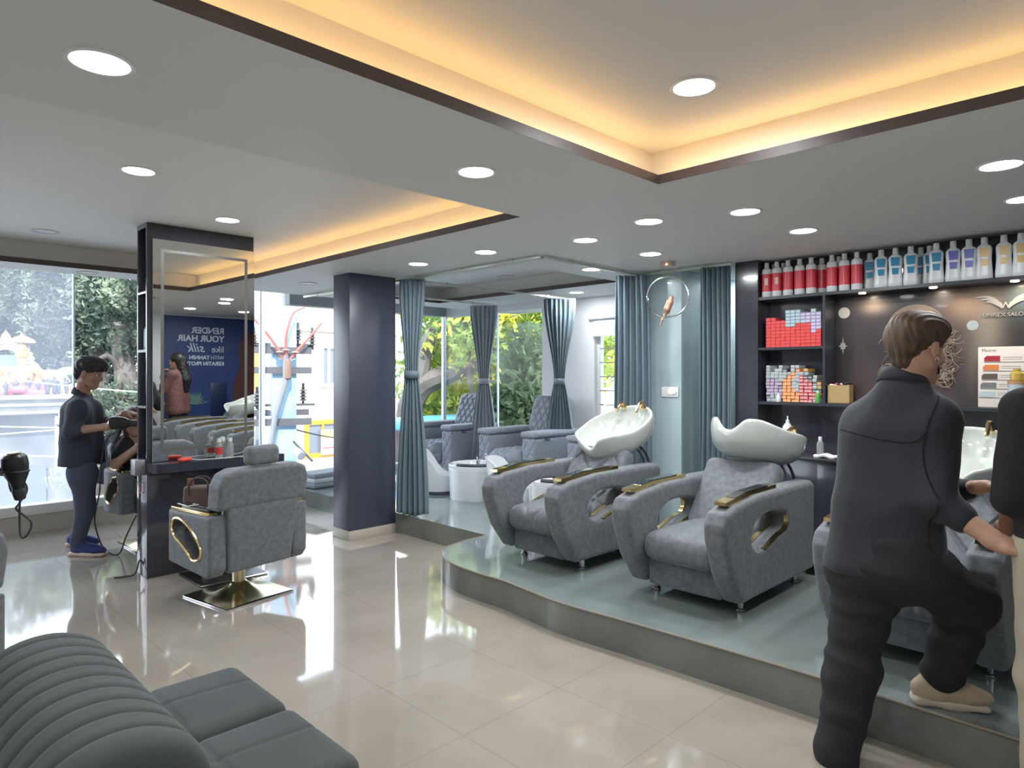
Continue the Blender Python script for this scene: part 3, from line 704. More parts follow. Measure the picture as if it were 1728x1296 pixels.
def make_stool(label, loc, rz):
    t = thing('shell_stool', label, 'stool', loc, rz)
    # tall curved back at -y, scooped side falling to the front
    V = []; F = []; n = 40; lv = 16
    def ring(j, inner):
        out = []
        for i in range(n):
            a = 2*PI*i/n; s = (math.sin(a)+1)/2            # 1 front, 0 back
            top = .20+.30/(1+math.exp((s-.42)*11))
            z = .035+(top-.035)*j/(lv-1); r = (.19+.035*(z/.45))*(.93 if inner else 1)
            out.append((r*math.cos(a), r*1.02*math.sin(a)-.04*(z/.5), z))
        return out
    R1 = [ring(j, False) for j in range(lv)]; R2 = [ring(j, True) for j in range(lv-1, 4, -1)]
    A = R1+R2; V = [p for r in A for p in r]
    for j in range(len(A)-1):
        for i in range(n): F.append((j*n+i, j*n+(i+1) % n, (j+1)*n+(i+1) % n, (j+1)*n+i))
    F.append(tuple(range(n))[::-1]); F.append(tuple((len(A)-1)*n+i for i in range(n)))
    mesh_obj('shell', V, F, M_ACRYL, t, True, None, 50)
    MB().lathe([(.001, 0), (.19, 0), (.195, .02), (.18, .035), (.001, .035)], n=36).build('base_ring', mat('dark_base_ring', (.09, .09, .1), .4), t)
    return t
st = make_stool('white curved plastic stool left of the round basin, partly behind tied curtain', (4.72, 5.88, .184), R_(-135))
recopy(st, 'white curved plastic stool between the basin and the quilted shampoo chair', (4.72, 4.72, .184), R_(-150))

# ================================================================ curtains and rails
def curtain(label, p, ang, wt, wm, wb, zt, zm, zb, folds, m, seed=0, amp=.035, tie=True, flare=0.0, head=.0):
    rnd = random.Random(seed); c, s = math.cos(ang), math.sin(ang)
    t = thing('curtain', label, 'curtain', (p[0], p[1], 0))
    nu = folds*10+1; nz = 64; V = []; ph = [rnd.uniform(-.5, .5) for _ in range(folds+2)]; am = [rnd.uniform(.7, 1.25) for _ in range(folds+2)]
    for j in range(nz+1):
        z = zt+(zb-zt)*j/nz
        if zm is None: w = wt+(wb-wt)*j/nz; sq = 0
        elif z > zm:
            q = (zt-z)/(zt-zm); w = wt+(wm-wt)*(q*q*(3-2*q))**1.1; sq = q**3
        else:
            q = (zm-z)/(zm-zb); w = wm+(wb-wm)*(1-(1-q)**1.8); sq = (1-q)**4
        a0 = amp*(1-.45*sq)*(1 if zm is None or z < zm else .55+.45*((zt-z)/(zt-zm)))
        for i in range(nu):
            u = i/(nu-1); k = int(u*folds); f = u*folds-k
            A = am[k]*(1-f)+am[k+1]*f
            x = w*(u-.5)+.12*w/folds*math.sin(4*PI*u*folds+1.0)*1.0
            y = a0*A*math.sin(2*PI*u*folds+.35*math.sin(3*z+ph[k]))+.3*a0*math.sin(2*PI*u*2+z*1.3+seed)
            if head and j < nz*.08: y += head*math.sin(9*u+seed)*(1-j/(nz*.08)); 
            zz = z+(.012*math.sin(7*u+seed) if j == nz else 0)
            V.append((x*c-y*s, x*s+y*c, zz))
    F = [(j*nu+i, j*nu+i+1, (j+1)*nu+i+1, (j+1)*nu+i) for j in range(nz) for i in range(nu-1)]
    o = mesh_obj('cloth', V, F, m, t); so = o.modifiers.new('thickness', 'SOLIDIFY'); so.thickness = .004; so.offset = 0
    if tie and zm:
        P = [(wm*.56*math.cos(a)*c-(amp*1.25+.012)*math.sin(a)*s, wm*.56*math.cos(a)*s+(amp*1.25+.012)*math.sin(a)*c) for a in np.linspace(0, 2*PI, 28, endpoint=False)]
        n = len(P); VV = [(x, y, zm-.035) for x, y in P]+[(x, y, zm+.035) for x, y in P]
        o2 = mesh_obj('tieback', VV, [(i, (i+1) % n, n+(i+1) % n, n+i) for i in range(n)], m, t); so = o2.modifiers.new('thickness', 'SOLIDIFY'); so.thickness = .008
    return t
M_RAIL = mat('aluminium_rail', (0.60, 0.60, 0.54), .3, .6)
curtain('slate blue curtain tied in the middle, hanging right against the navy pillar', (3.74, 5.06, 0), R_(-58), .26, .13, .32, 2.385, 1.50, .20, 6, M_CURT, 1, .030, head=.02)
curtain('grey tied curtain between the pedicure chairs, before the window tree', (5.64, 6.14, 0), R_(-45), .34, .13, .36, 2.36, 1.42, .25, 6, M_CURTG, 2, .032, head=.01)
curtain('grey-blue tied curtain hanging beside the white wall pier', (5.76, 5.00, 0), R_(-45), .36, .12, .40, 2.36, 1.42, .22, 7, M_CURT, 3, .034, head=.03)
curtain('long untied dark blue curtain left of the hanging bird ring', (4.99, 3.47, 0), R_(-58), .30, None, .36, 2.385, None, .22, 6, M_CURT, 4, .036, head=.02)
curtain('long untied blue curtain beside dark shelf wall at the passage', (5.10, 2.73, 0), R_(-70), .24, None, .25, 2.39, None, .20, 6, M_CURT, 5, .030)
def rail(label, a, b, m=M_RAIL, r=.011, z=2.398):
    t = thing('curtain_rail', label, 'curtain rail', (a[0], a[1], z))
    d = v3(b[0]-a[0], b[1]-a[1], 0)
    mb = MB(); L = np.linalg.norm(d[:2]); an = math.atan2(d[1], d[0]); M = Matrix.Rotation(an, 4, 'Z')
    mb.box(0, L, -r, r, -.010, .012, .003, 1, M=M); mb.build('track', m, t)
    q = MB()
    for k in range(max(2, int(L/.55))):
        s = (k+.5)*L/max(2, int(L/.55)); q.box(s-.012, s+.012, -r-.004, r+.004, -.013, .021, .002, 1, M=M)
    q.build('brackets', m, t); return t
rail('aluminium curtain rail running from the front corner back to the street window', (3.78, 3.47), (3.78, 7.18), r=.014)
rail('aluminium curtain rail from the front corner toward the hanging bird ring', (3.80, 3.47), (5.20, 3.47), r=.014)
rail('curtain rail across top of the passage doorway beside the bird ring', (5.10, 3.44), (5.10, 2.58))
rail('thin rail crossing the pedicure bay ceiling to the curtain by the white pier', (3.80, 5.06), (5.95, 5.02), r=.007, z=2.375)
rail('thin rail crossing the pedicure bay ceiling to the curtain before the tree', (3.80, 6.22), (5.80, 6.12), r=.007, z=2.375)

# bird ring pendant
t = thing('ring_pendant', 'chrome hanging ring with copper bird and round copper ceiling cup', 'pendant lamp', (4.77, 2.97, 0))
MB().lathe([(.001, H1), (.062, H1), (.062, H1-.035), (.055, H1-.04), (.001, H1-.04)], n=32).build('ceiling_cup', mat('copper_metal', (.80, .52, .38), .3, .9), t)
cz = 2.135; ra = R_(-55)
ring = [(.165*math.cos(a)*math.cos(ra), .165*math.cos(a)*math.sin(ra), cz+.165*math.sin(a)) for a in np.linspace(0, 2*PI, 64, endpoint=False)]
MB().tube(ring, .0075, 10, closed=True).build('ring', M_CHROME, t)
MB().tube([(0, 0, H1-.04), (0, 0, cz+.165)], .0015, 6).build('wire', M_CHROME, t)
ux, uy = math.cos(ra), math.sin(ra); B = lambda a, z, o=0: v3(a*ux-o*uy, a*uy+o*ux, cz+z)
pr = [rc(B(-.005, -.10), B(.018, -.045), .030, .026, k=.02), rc(B(.018, -.045), B(.028, -.008), .024, .019, k=.02), rc(B(.028, -.008), B(.05, -.004), .010, .002, k=.01),
      rc(B(-.005, -.11), B(-.045, -.19), .014, .009, k=.02, fl=((uy, -ux, 0), 1.4)), rc(B(-.045, -.19), B(-.06, -.235), .009, .006, k=.01),
      rc(B(.0, -.12), B(.005, -.158), .003, .003, k=.005), rc(B(.015, -.12), B(.018, -.158), .003, .003, k=.005)]
sdf_obj('bird', pr, .0035, mat('copper_bird', (.42, .24, .16), .4, .5), t)
# switch
t = thing('light_switch', 'white switch plate on the teal wall below the bird ring', 'switch', (5.20, 3.21, 1.345))
MB().box(-.012, 0, -.085, .085, -.045, .045, .004).build('plate', M_WPLAS, t)
MB().box(-.018, -.010, -.035, .02, -.025, .025, .003).build('rocker', mat('switch_white', (.9, .9, .9), .3), t)
MB().lathe([(.018, 0), (.018, .012), (.001, .014)], n=20, M=Matrix.Rotation(-PI/2, 4, 'Y'), c=(-.010, -.05, 0)).build('knob', mat('switch_white', (.9, .9, .9), .3), t)

# ================================================================ sofa in the foreground
t = thing('sofa', 'grey velvet sofa with channel-stitched rolled back in the lower left foreground', 'sofa', (0.55, 2.08, 0), R_(0))
def sofa_back():
    # profile in x,z ; extruded along y with channels
    prof = spline([(-.22, .10), (-.24, .35), (-.22, .56), (-.13, .685), (.0, .715), (.12, .665), (.175, .56), (.15, .45), (.06, .40), (.02, .20), (.02, .10)], 7)
    n = len(prof); ys_ = np.linspace(-.46, .46, 150); V = []; cen = v3(-.05, .38)
    for y in ys_:
        ch = abs(((y+.46)/.0925) % 1-.5)*2; g = .014*(1-ch**6)-.006
        e = min(1, (.46-abs(y))/.06); sc = .86+.14*math.sqrt(max(0, 1-(1-e)**2))
        for p in prof:
            d = p-cen; l = np.linalg.norm(d); q = cen+d*sc*(1+g/l*(1 if p[1] > .3 else .3)); V.append((q[0], y, q[1] if p[1] > .15 else p[1]))
    F = [(j*n+i, j*n+i+1, (j+1)*n+i+1, (j+1)*n+i) for j in range(149) for i in range(n-1)]
    F += [(j*n+n-1, j*n, (j+1)*n, (j+1)*n+n-1) for j in range(149)]
    F += [tuple(range(n))[::-1], tuple(149*n+i for i in range(n))]
    return V, F
V, F = sofa_back(); V = np.array(V)*v3(1, 1, .96)+v3(-.095, 0, 0); mesh_obj('backrest', V, F, M_SOFA, t, True, None, 60)
# scroll piping on the end of the roll
sc_ = [(-.075+.085*math.cos(a), -.462, .53+.08*math.sin(a)) for a in np.linspace(-.6, PI+.5, 24)]
MB().tube(sc_, .013, 10).build('piping', M_SOFA, t)
for k, y in enumerate((.22, -.225)):
    def dq(P, N):
        g = np.exp(-((np.abs(P[:, 0]-.02))/.008)**2)+np.exp(-(np.abs(P[:, 1]-.04)/.008)**2)
        return -.006*g*(N[:, 2] > .2)
    V, F = soft_box((.66, .435, .15), .045, 60, dq); V[:, 2] += .012*np.cos(V[:, 0]*5)*np.cos(V[:, 1]*7)*(V[:, 2] > 0)
    mesh_obj('seat_cushion', V+v3(.17, y, .345), F, M_SOFA, t)
MB().box(-.2, .48, -.45, .45, .07, .28, .02).build('frame', M_SOFA, t)
for x, y in ((-.18, -.42), (-.18, .42), (.44, -.42), (.44, .42)): MB().lathe([(.018, 0), (.024, .08)], c=(x, y, 0), n=16).build('leg', M_BLACK, t)
# ================================================================ product wall
def yx(px, X): u = (px-864)/FP; return X*(1-u)/(1+u)
SX = 5.20                                       # front of the shelving
t = thing('shelf_unit', 'dark wall shelving with bottle shelf, two box compartments and a long lower shelf', 'shelf unit', (0, 0, 0))
mb = MB()
mb.box(SX, 5.42, 2.405, 2.60, .184, H1)                       # broad end panel
mb.box(SX-.01, SX+.01, 2.403, 2.425, .184, H1)
mb.build('end_panel', M_DARK, t)
M_SHELF = mat('dark_shelf_board', (.035, .038, .048), .3)
YD = 1.905
for nm, z0, z1, y0, y1 in (('top_shelf', 2.095, 2.118, -.8, 2.405), ('middle_shelf', 1.695, 1.715, YD, 2.405), ('lower_shelf', 1.262, 1.285, -.8, 2.405)):
    box_obj(nm, (SX, y0, z0), (5.42, y1, z1), M_SHELF, t)
box_obj('divider', (SX, YD-.018, 1.285), (5.42, YD, 2.095), M_SHELF, t)
for y in (1.65, 1.20, .75, .3):
    MB().lathe([(.001, 0), (.022, 0), (.024, .004)], c=(5.27, y, 2.090), n=20).build('shelf_spotlight', mat('warm_spot', (1, .9, .75), .4, emit=(1, .86, .66), estr=9), t)
    l = bpy.data.lights.new('spot_light', 'AREA'); l.shape = 'DISK'; l.size = .04; l.energy = .35; l.color = (1, .85, .65)
    o = bpy.data.objects.new('spot_light', l); COL.objects.link(o); o.parent = t; o.location = (5.27, y, 2.086)
# dark cabinet below
t = thing('counter_cabinet', 'low dark counter cabinet along the wall behind the shampoo chairs', 'cabinet', (0, 0, 0))
box_obj('body', (4.99, -.7, .184), (5.42, 2.22, .875), M_DARK, t, .004)
box_obj('worktop', (4.96, -.7, .875), (5.42, 2.26, .898), mat('counter_top', (.05, .05, .055), .2, coat=.4), t, .004)
for k in range(4):
    d = box_obj('door', (4.985, -.66+k*.635, .24), (4.995, -.66+k*.635+.62, .85), M_DARK, t, .002)
t = thing('floor_box', 'black box on platform floor behind the middle shampoo chair', 'box', (4.62, 1.63, .184))
MB().box(-.12, .12, -.13, .13, 0, .13, .01).build('body', M_BLACK, t); MB().box(-.125, .125, -.135, .135, .13, .145, .004).build('lid', M_BLACK, t)

# bottles on the top shelf
M_BOT = mat('white_bottle_plastic', (.70, .71, .71), .3)
M_REDL = mat('red_wrap_label', (.62, .045, .07), .35)
def red_bottle(y, x, label, group, small=False):
    t = thing('bottle', label, 'bottle', (x, y, 2.1185), 0, group)
    MB().lathe([(.001, 0), (.035, 0), (.038, .006), (.038, .205), (.034, .222), (.020, .234), (.016, .236)], n=28, caps=False).build('body', M_BOT, t)
    MB().lathe([(.0386, .045), (.0386, .185)], n=28, caps=False).build('label', M_REDL, t)
    MB().lathe([(.016, .234), (.018, .236), (.017, .277), (.001, .277)], n=20).build('cap', M_BOT, t)
    if small:
        c = -PI*.75
        MB().box(-.0405, -.037, -.012, .012, .095, .15, .001, M=Matrix.Rotation(R_(20), 4, 'Z')).build('price_sticker', mat('sticker', (.72, .62, .5), .5), t)
    return t
reds = [(1294, 0, 1), (1311, 0, 1), (1330, 0, 0), (1349.5, 0, 0), (1369, 0, 0), (1387, .09, 0), (1404, 0, 0), (1425, 0, 0), (1446, 0, 0), (1306, .09, 0), (1322, .09, 0), (1416, .09, 0)]
lb = ['red-labelled white bottle with square sticker, first on the left of the top shelf', 'red-labelled white bottle with square sticker, second from the left on the top shelf',
      'plain red-labelled bottle just right of the two with stickers', 'red-labelled bottle in the middle of the left-hand five on the top shelf', 'red-labelled bottle at right end of left-hand five on the top shelf',
      'shaded red-labelled bottle set back in the gap between the red groups', 'red-labelled bottle, left one of the right-hand trio', 'red-labelled bottle, middle one of the right-hand trio', 'red-labelled bottle touching the blue-labelled bottles',
      'red bottle hidden in back row behind the stickered pair', 'red bottle hidden in back row behind third and second bottles', 'red bottle hidden in back row behind the right-hand trio']
for (px, dx, s), l in zip(reds, lb): red_bottle(yx(px, 5.255+dx), 5.255+dx, l, 'red-labelled bottles on the top shelf', bool(s))
def shaped_bottle(y, x, col, label, group, rz=0):
    t = thing('bottle', label, 'bottle', (x, y, 2.1185), rz, group)
    n = 32; V = []; F = []; zs = [0, .006, .03, .08, .13, .17, .20, .215, .225, .235]
    ws = [.040, .046, .047, .043, .040, .042, .043, .036, .022, .017]; ds = [.026, .030, .030, .028, .027, .028, .028, .025, .018, .016]
    for z, w, d in zip(zs, ws, ds):
        for i in range(n):
            a = 2*PI*i/n; ca, sa = math.cos(a), math.sin(a)
            V.append((d*abs(ca)**.7*math.copysign(1, ca), w*abs(sa)**.7*math.copysign(1, sa), z))
    for j in range(len(zs)-1):
        for i in range(n): F.append((j*n+i, j*n+(i+1) % n, (j+1)*n+(i+1) % n, (j+1)*n+i))
    F.append(tuple(range(n))[::-1]); F.append(tuple((len(zs)-1)*n+i for i in range(n)))
    mesh_obj('body', V, F, M_BOT, t, True, None, 50)
    m = MB()
    for a, b, w0, w1, mi in ((.145, .205, .025, .028, 0), (.085, .130, .019, .023, 0)):
        def dd(z): return -np.interp(z, zs, ds)-.0012
        m.add([(dd(a), -w0, a), (dd(a), w0, a), (dd(b), w1, b), (dd(b), -w1, b), (dd(a)+.004, -w0, a), (dd(a)+.004, w0, a), (dd(b)+.004, w1, b), (dd(b)+.004, -w1, b)], [(0, 3, 2, 1), (0, 1, 5, 4), (1, 2, 6, 5), (2, 3, 7, 6), (3, 0, 4, 7)], mi)
    m.build('label', col, t, smooth=False)
    MB().lathe([(.017, .234), (.019, .236), (.018, .272), (.001, .272)], n=20).build('cap', M_BOT, t)
C_CY = mat('cyan_label', (.03, .25, .42), .35); C_BL = mat('indigo_label', (.10, .11, .42), .35); C_OR = mat('amber_label', (.62, .40, .12), .35)
sb = [(1468, .085, C_CY, 'cyan-labelled bottle in the back row next to red bottles'), (1487, 0, C_CY, 'front cyan-labelled bottle closest to the red bottles'), (1511, 0, C_CY, 'cyan-labelled bottle, second from the red bottles'),
      (1537, 0, C_CY, 'cyan-labelled bottle at left side of the dark gap'), (1554, .10, C_CY, 'cyan-labelled bottle set back inside the dark gap'), (1569, .07, C_CY, 'cyan-labelled bottle half hidden behind its neighbour right of the dark gap'),
      (1580, 0, C_CY, 'cyan-labelled bottle immediately left of the indigo ones'), (1608.5, 0, C_BL, 'indigo-labelled bottle, left one of the pair'), (1635, 0, C_BL, 'indigo-labelled bottle, right one of the pair'),
      (1661, 0, C_OR, 'amber-labelled bottle next to the indigo ones'), (1694, 0, C_OR, 'amber-labelled bottle, second from the indigo ones'), (1723, 0, C_OR, 'amber-labelled bottle cut by the right edge of the view')]
for px, dx, c, l in sb: shaped_bottle(yx(px, 5.255+dx), 5.255+dx, c, l, 'shaped white bottles on the top shelf', R_(14))

# colour boxes: rows of small cartons
def carton_mesh(w, d, h, mats, name):
    m = MB().box(-d/2, d/2, -w/2, w/2, 0, h, .0015, 1); o = m.build(name, mats[0]); me = o.data
    bpy.data.objects.remove(o); return me
def carton(me, label_me, y, z, label, group, x=SX+.085, rz=0.0, rx=0.0):
    o = bpy.data.objects.new('colour_box', me); COL.objects.link(o); o.location = (x, y, z); o.rotation_euler = (rx, 0, rz)
    props(o, label, 'box', group)
    if label_me is not None:
        c = bpy.data.objects.new('box_label', label_me); COL.objects.link(c); c.parent = o
    return o
rnd = random.Random(7)
ORD = 'one two three four five six seven eight nine ten eleven twelve thirteen'.split()
LEV = ['on the shelf board']+['level %s up' % w for w in ORD[1:]]
M_CR = mat('red_carton', (.80, .085, .075), .45, col2=(.72, .06, .06), cscale=3)
M_CB = mat('pale_blue_carton', (.36, .50, .56), .5); M_CV = mat('lilac_carton', (.50, .38, .58), .5); M_CG = mat('pale_green_carton', (.38, .50, .42), .5)
M_CW = mat('grey_white_carton', (.50, .53, .53), .5); M_CO = mat('orange_carton', (.85, .33, .12), .5); M_CP = mat('pink_red_carton', (.62, .14, .16), .5)
M_CU = mat('mauve_carton', (.42, .30, .42), .5); M_CA = mat('amber_carton', (.80, .42, .12), .5); M_CD = mat('dark_grey_carton', (.09, .11, .12), .5)
M_CRD = mat('carton_print', (.88, .60, .55), .5); M_CWD = mat('carton_print_grey', (.30, .33, .36), .5)
def label_quad(w, h, d, m, f0=.18, f1=.45, wy=.8):
    o = MB().box(-d/2-.0006, -d/2+.001, -w/2*wy, w/2*wy, h*f0, h*f1).build('print', m); me = o.data; bpy.data.objects.remove(o); return me
# upper compartment: z 1.715.., y from 2.345 down to 1.93 ; grid of 11 columns
YL, YR = 2.352, 1.925; nc = 11; cw = (YL-YR)/nc; ch = .0262
big = {m: (carton_mesh(cw*.965, .15, ch*.955, [mm], 'carton'), lab) for m, mm, lab in (('r', M_CR, None), ('b', M_CB, None), ('v', M_CV, None), ('g', M_CG, None))}
pr_r = label_quad(cw, ch, .15, mat('red_carton_dark', (.62, .05, .055), .5), .60, .78, .9); pr_b = label_quad(cw, ch, .15, mat('pale_carton_print', (.55, .64, .72), .5), .25, .6, .7)
rows = ['rrrrrrrrrrr', 'rrrrrrrrrrr', 'rrrrrrrrrrr', 'rrrrrrrrrrr', 'rrrrrrrrrvr', 'rrrrrrrrrvv', 'rrrrbbrrrvv', 'rrrrbbbbvvv', 'rr  bbbvvvv', '    bbbvvvv', '    bbg  g ']
# rows listed from the shelf upwards; each column is stacked contiguously
nm = {'r': ('red colour box, upper compartment', 'red boxes in the upper compartment'), 'b': ('pale blue colour box, upper compartment', 'pale blue boxes in the upper compartment'),
      'v': ('lilac colour box, upper compartment', 'lilac boxes in the upper compartment'), 'g': ('pale green colour box, upper compartment', 'green boxes in the upper compartment')}
for c in range(nc):
    z = 1.7155
    for r in range(len(rows)):
        k = rows[r][c]
        if k == ' ':
            continue
        y = YL-(c+.5)*cw
        carton(big[k][0], pr_r if k == 'r' else pr_b, y, z, '%s, column %s from left, %s' % (nm[k][0], ORD[c], LEV[r]), nm[k][1], x=SX+.10+rnd.uniform(-.003, .003)); z += ch
# lower compartment: z 1.285..1.59
nc = 13; cw2 = (YL-YR)/nc; ch2 = .0262
P = {'w': (M_CW, M_CWD, 'grey-white colour box, lower compartment', 'grey-white boxes in the lower compartment'), 'o': (M_CO, mat('orange_print', (.95, .55, .35), .5), 'orange colour box, lower compartment', 'orange boxes in the lower compartment'),
     'p': (M_CP, M_CRD, 'pink-red colour box, lower compartment', 'pink-red boxes in the lower compartment'), 'm': (M_CU, mat('mauve_print', (.62, .55, .66), .5), 'mauve colour box, lower compartment', 'mauve boxes in the lower compartment'),
     'a': (M_CA, M_CWD, 'amber colour box, lower compartment', 'amber boxes in the lower compartment'), 'd': (M_CD, M_CW, 'dark grey colour box, lower compartment', 'dark grey boxes in the lower compartment')}
sm_ = {k: (carton_mesh(cw2*.93, .14, ch2*.93, [v[0]], 'carton'), label_quad(cw2, ch2, .14, v[1])) for k, v in P.items()}
rows = ['wwwdoooopppw ', 'dwwmooooppp  ', 'mmwmooooppp  ', 'mmmmooowpppp ', 'mmmdoowwppppw', 'mmmmoowwpppdw', 'mmwwoowwppdwa', 'wwwwwoowpd dd', 'wwwwwwow wdwa', 'w wwd wowa wa', 'w  w  ww     ']
for c in range(nc):
    z = 1.2855
    for r in range(len(rows)):
        k = rows[r][c]
        if k == ' ': continue
        y = YL-(c+.5)*cw2
        carton(sm_[k][0], sm_[k][1], y+rnd.uniform(-.001, .001), z, '%s, column %s from left, %s' % (P[k][2], ORD[c], LEV[r]), P[k][3], x=SX+.10+rnd.uniform(-.006, .006), rz=rnd.uniform(-.04, .04)); z += ch2
bottle('bottle', 'small green bottle with pale cap before the colour boxes, lower compartment', 'bottle', (SX+.018, 1.945, 1.2855), [(.001, 0), (.017, 0), (.018, .005), (.018, .062), (.012, .075)], [(.012, .075), (.012, .095), (.001, .095)],
       mat('green_bottle', (.10, .35, .06), .3), mat('pale_green_cap', (.5, .65, .5), .4))
bottle('bottle', 'small white bottle before the grey boxes in the lower compartment', 'bottle', (SX+.016, 2.245, 1.2855), [(.001, 0), (.015, 0), (.016, .005), (.016, .045), (.010, .055)], [(.010, .055), (.010, .07), (.001, .07)], M_BOT, M_BOT)
# kraft box with things in it
t = thing('kraft_box', 'open brown cardboard box holding small packets on the long lower shelf', 'box', (SX+.10, yx(1416, 5.27), 1.2855), R_(8))
m = MB(); m.box(-.07, .07, -.075, .075, 0, .006); 
for a in ((-.07, -.065, -.075, .075), (.065, .07, -.075, .075), (-.07, .07, -.075, -.07), (-.07, .07, .07, .075)): m.box(a[0], a[1], a[2], a[3], 0, .135)
m.build('carton', mat('kraft_card', (.45, .30, .13), .7), t)
m2 = [mat('packet_white', (.75, .73, .70), .4), mat('packet_red', (.5, .08, .08), .4), mat('packet_black', (.03, .03, .03), .4), M_GOLD]
for k in range(8):
    V, F = soft_box((.035+.03*rnd.random(), .04+.03*rnd.random(), .016), .007, 6); M = Matrix.Rotation(rnd.uniform(-1, 1), 3, 'Z') @ Matrix.Rotation(rnd.uniform(-.7, .7), 3, 'X')
    V = V @ np.array(M).T+v3(rnd.uniform(-.045, .045), (.030 if k < 4 else -.030)+rnd.uniform(-.018, .018), .135+rnd.uniform(-.008, .014)); o = mesh_obj('packet', V, F, m2[k % 4], None)
    o.location = t.location; o.rotation_euler = t.rotation_euler; props(o, ['one of two white packets in the open cardboard box, toward the colour boxes', 'one of two red packets in the cardboard box, toward the colour boxes', 'one of two black packets in the cardboard box, toward the colour boxes', 'one of two gold packets in the cardboard box, toward the colour boxes',
        'one of two white packets in the cardboard box, toward the standing man', 'one of two red packets in the cardboard box, toward the standing man', 'one of two black packets in the cardboard box, toward the standing man', 'one of two gold packets in the cardboard box, toward the standing man'][k], 'packet', 'packets in the cardboard box')
# shade card board and diffuser
t = thing('shade_chart', 'white hair colour shade chart board standing on the long lower shelf', 'chart', (SX+.10, 0, 1.2855))
y0, y1 = yx(1648, 5.26), yx(1752, 5.26)
T = R_(6); Mt = Matrix.Rotation(-T*.0, 4, 'Y')
MB().box(0, .012, y1, y0, 0, .395, .005).build('board', mat('cream_board', (.78, .70, .62), .45), t)
cols = [(.45, .03, .05), (.75, .25, .07), (.13, .09, .08), (.18, .19, .2), (.50, .56, .60)]
sw = MB(); bars = MB(); ms = []
for k, c in enumerate(cols):
    z = .30-k*.058; yy = y0-.035+k*.007
    MB().add([(-.003, yy, z), (-.003, yy-.085, z), (-.003, yy-.085, z+.036), (-.003, yy-.012, z+.036), (0, yy, z), (0, yy-.085, z), (0, yy-.085, z+.036), (0, yy-.012, z+.036), (-.003, yy, z+.022), (0, yy, z+.022)],
             [(0, 1, 2, 3, 8), (4, 9, 7, 6, 5), (0, 4, 5, 1), (1, 5, 6, 2), (2, 6, 7, 3), (3, 7, 9, 8), (8, 9, 4, 0)]).build('swatch', mat('swatch_%d' % k, c, .4), t, smooth=False)
    bars.box(-.002, 0, yy-.24+k*.012, yy, z-.008, z-.003)
    bars.box(-.0015, 0, yy-.20, yy-.10, z+.024, z+.027); bars.box(-.0015, 0, yy-.20, yy-.10, z+.012, z+.0145)
bars.box(-.0015, 0, y1+.07, y1+.13, .012, .022)
bars.build('printed_lines', mat('grey_print', (.22, .19, .18), .5), t, smooth=False)
Mx = Matrix.Translation((-.001, (y0+y1)/2+.10, .362)) @ Matrix.Rotation(-PI/2, 4, 'Z') @ Matrix.Rotation(PI/2, 4, 'X')
text_mesh('heading', 'Moirei', .030, mat('grey_print', (.22, .19, .18), .5), t, Mx, .0008, 'CENTER')
t = thing('scent_jar', 'glass jar with wooden lid and yellow bottle on top, in front of the shade chart', 'jar', (SX+.025, yx(1716, 5.22), 1.2855))
MB().lathe([(.001, 0), (.045, 0), (.048, .006), (.048, .155)], n=28).build('jar', mat('frosted_jar', (.62, .68, .72), .2, trans=.3), t)
MB().lathe([(.05, .155), (.05, .175), (.001, .175)], n=28).build('lid', mat('wood_lid', (.45, .25, .12), .5), t)
MB().lathe([(.03, .175), (.036, .18), (.036, .22), (.02, .235), (.022, .25), (.001, .25)], n=24).build('perfume_bottle', mat('yellow_glass', (.70, .52, .10), .1, trans=.4), t)

# things on the dark counter
bottle('bottle', 'white pump bottle visible above rim of the upturned bowl', 'pump bottle', (5.10, yx(1329, 5.10), .8985), [(.001, 0), (.035, 0), (.037, .01), (.037, .20), (.018, .23)], [(.013, .23), (.013, .255), (.005, .257), (.005, .285), (.001, .285)], M_BOT, M_WPLAS)
bottle('bottle', 'clear bottle with white cap on the counter beside upturned bowl', 'bottle', (5.02, yx(1384, 5.02), .8985), [(.001, 0), (.022, 0), (.024, .006), (.024, .10), (.012, .125)], [(.012, .125), (.012, .15), (.001, .15)], M_CLEAR, M_WPLAS)
V, F = soft_box((.09, .20, .025), .012, 16); V[:, 2] += .006*np.sin(V[:, 1]*60)
o = mesh_obj('towel', V+v3(5.02, yx(1392, 5.02)-.03, .9125), F, mat('white_towel', (.7, .7, .68), .9)); o.location = (0, 0, 0); props(o, 'small folded white towel on the counter by the clear bottle', 'towel')

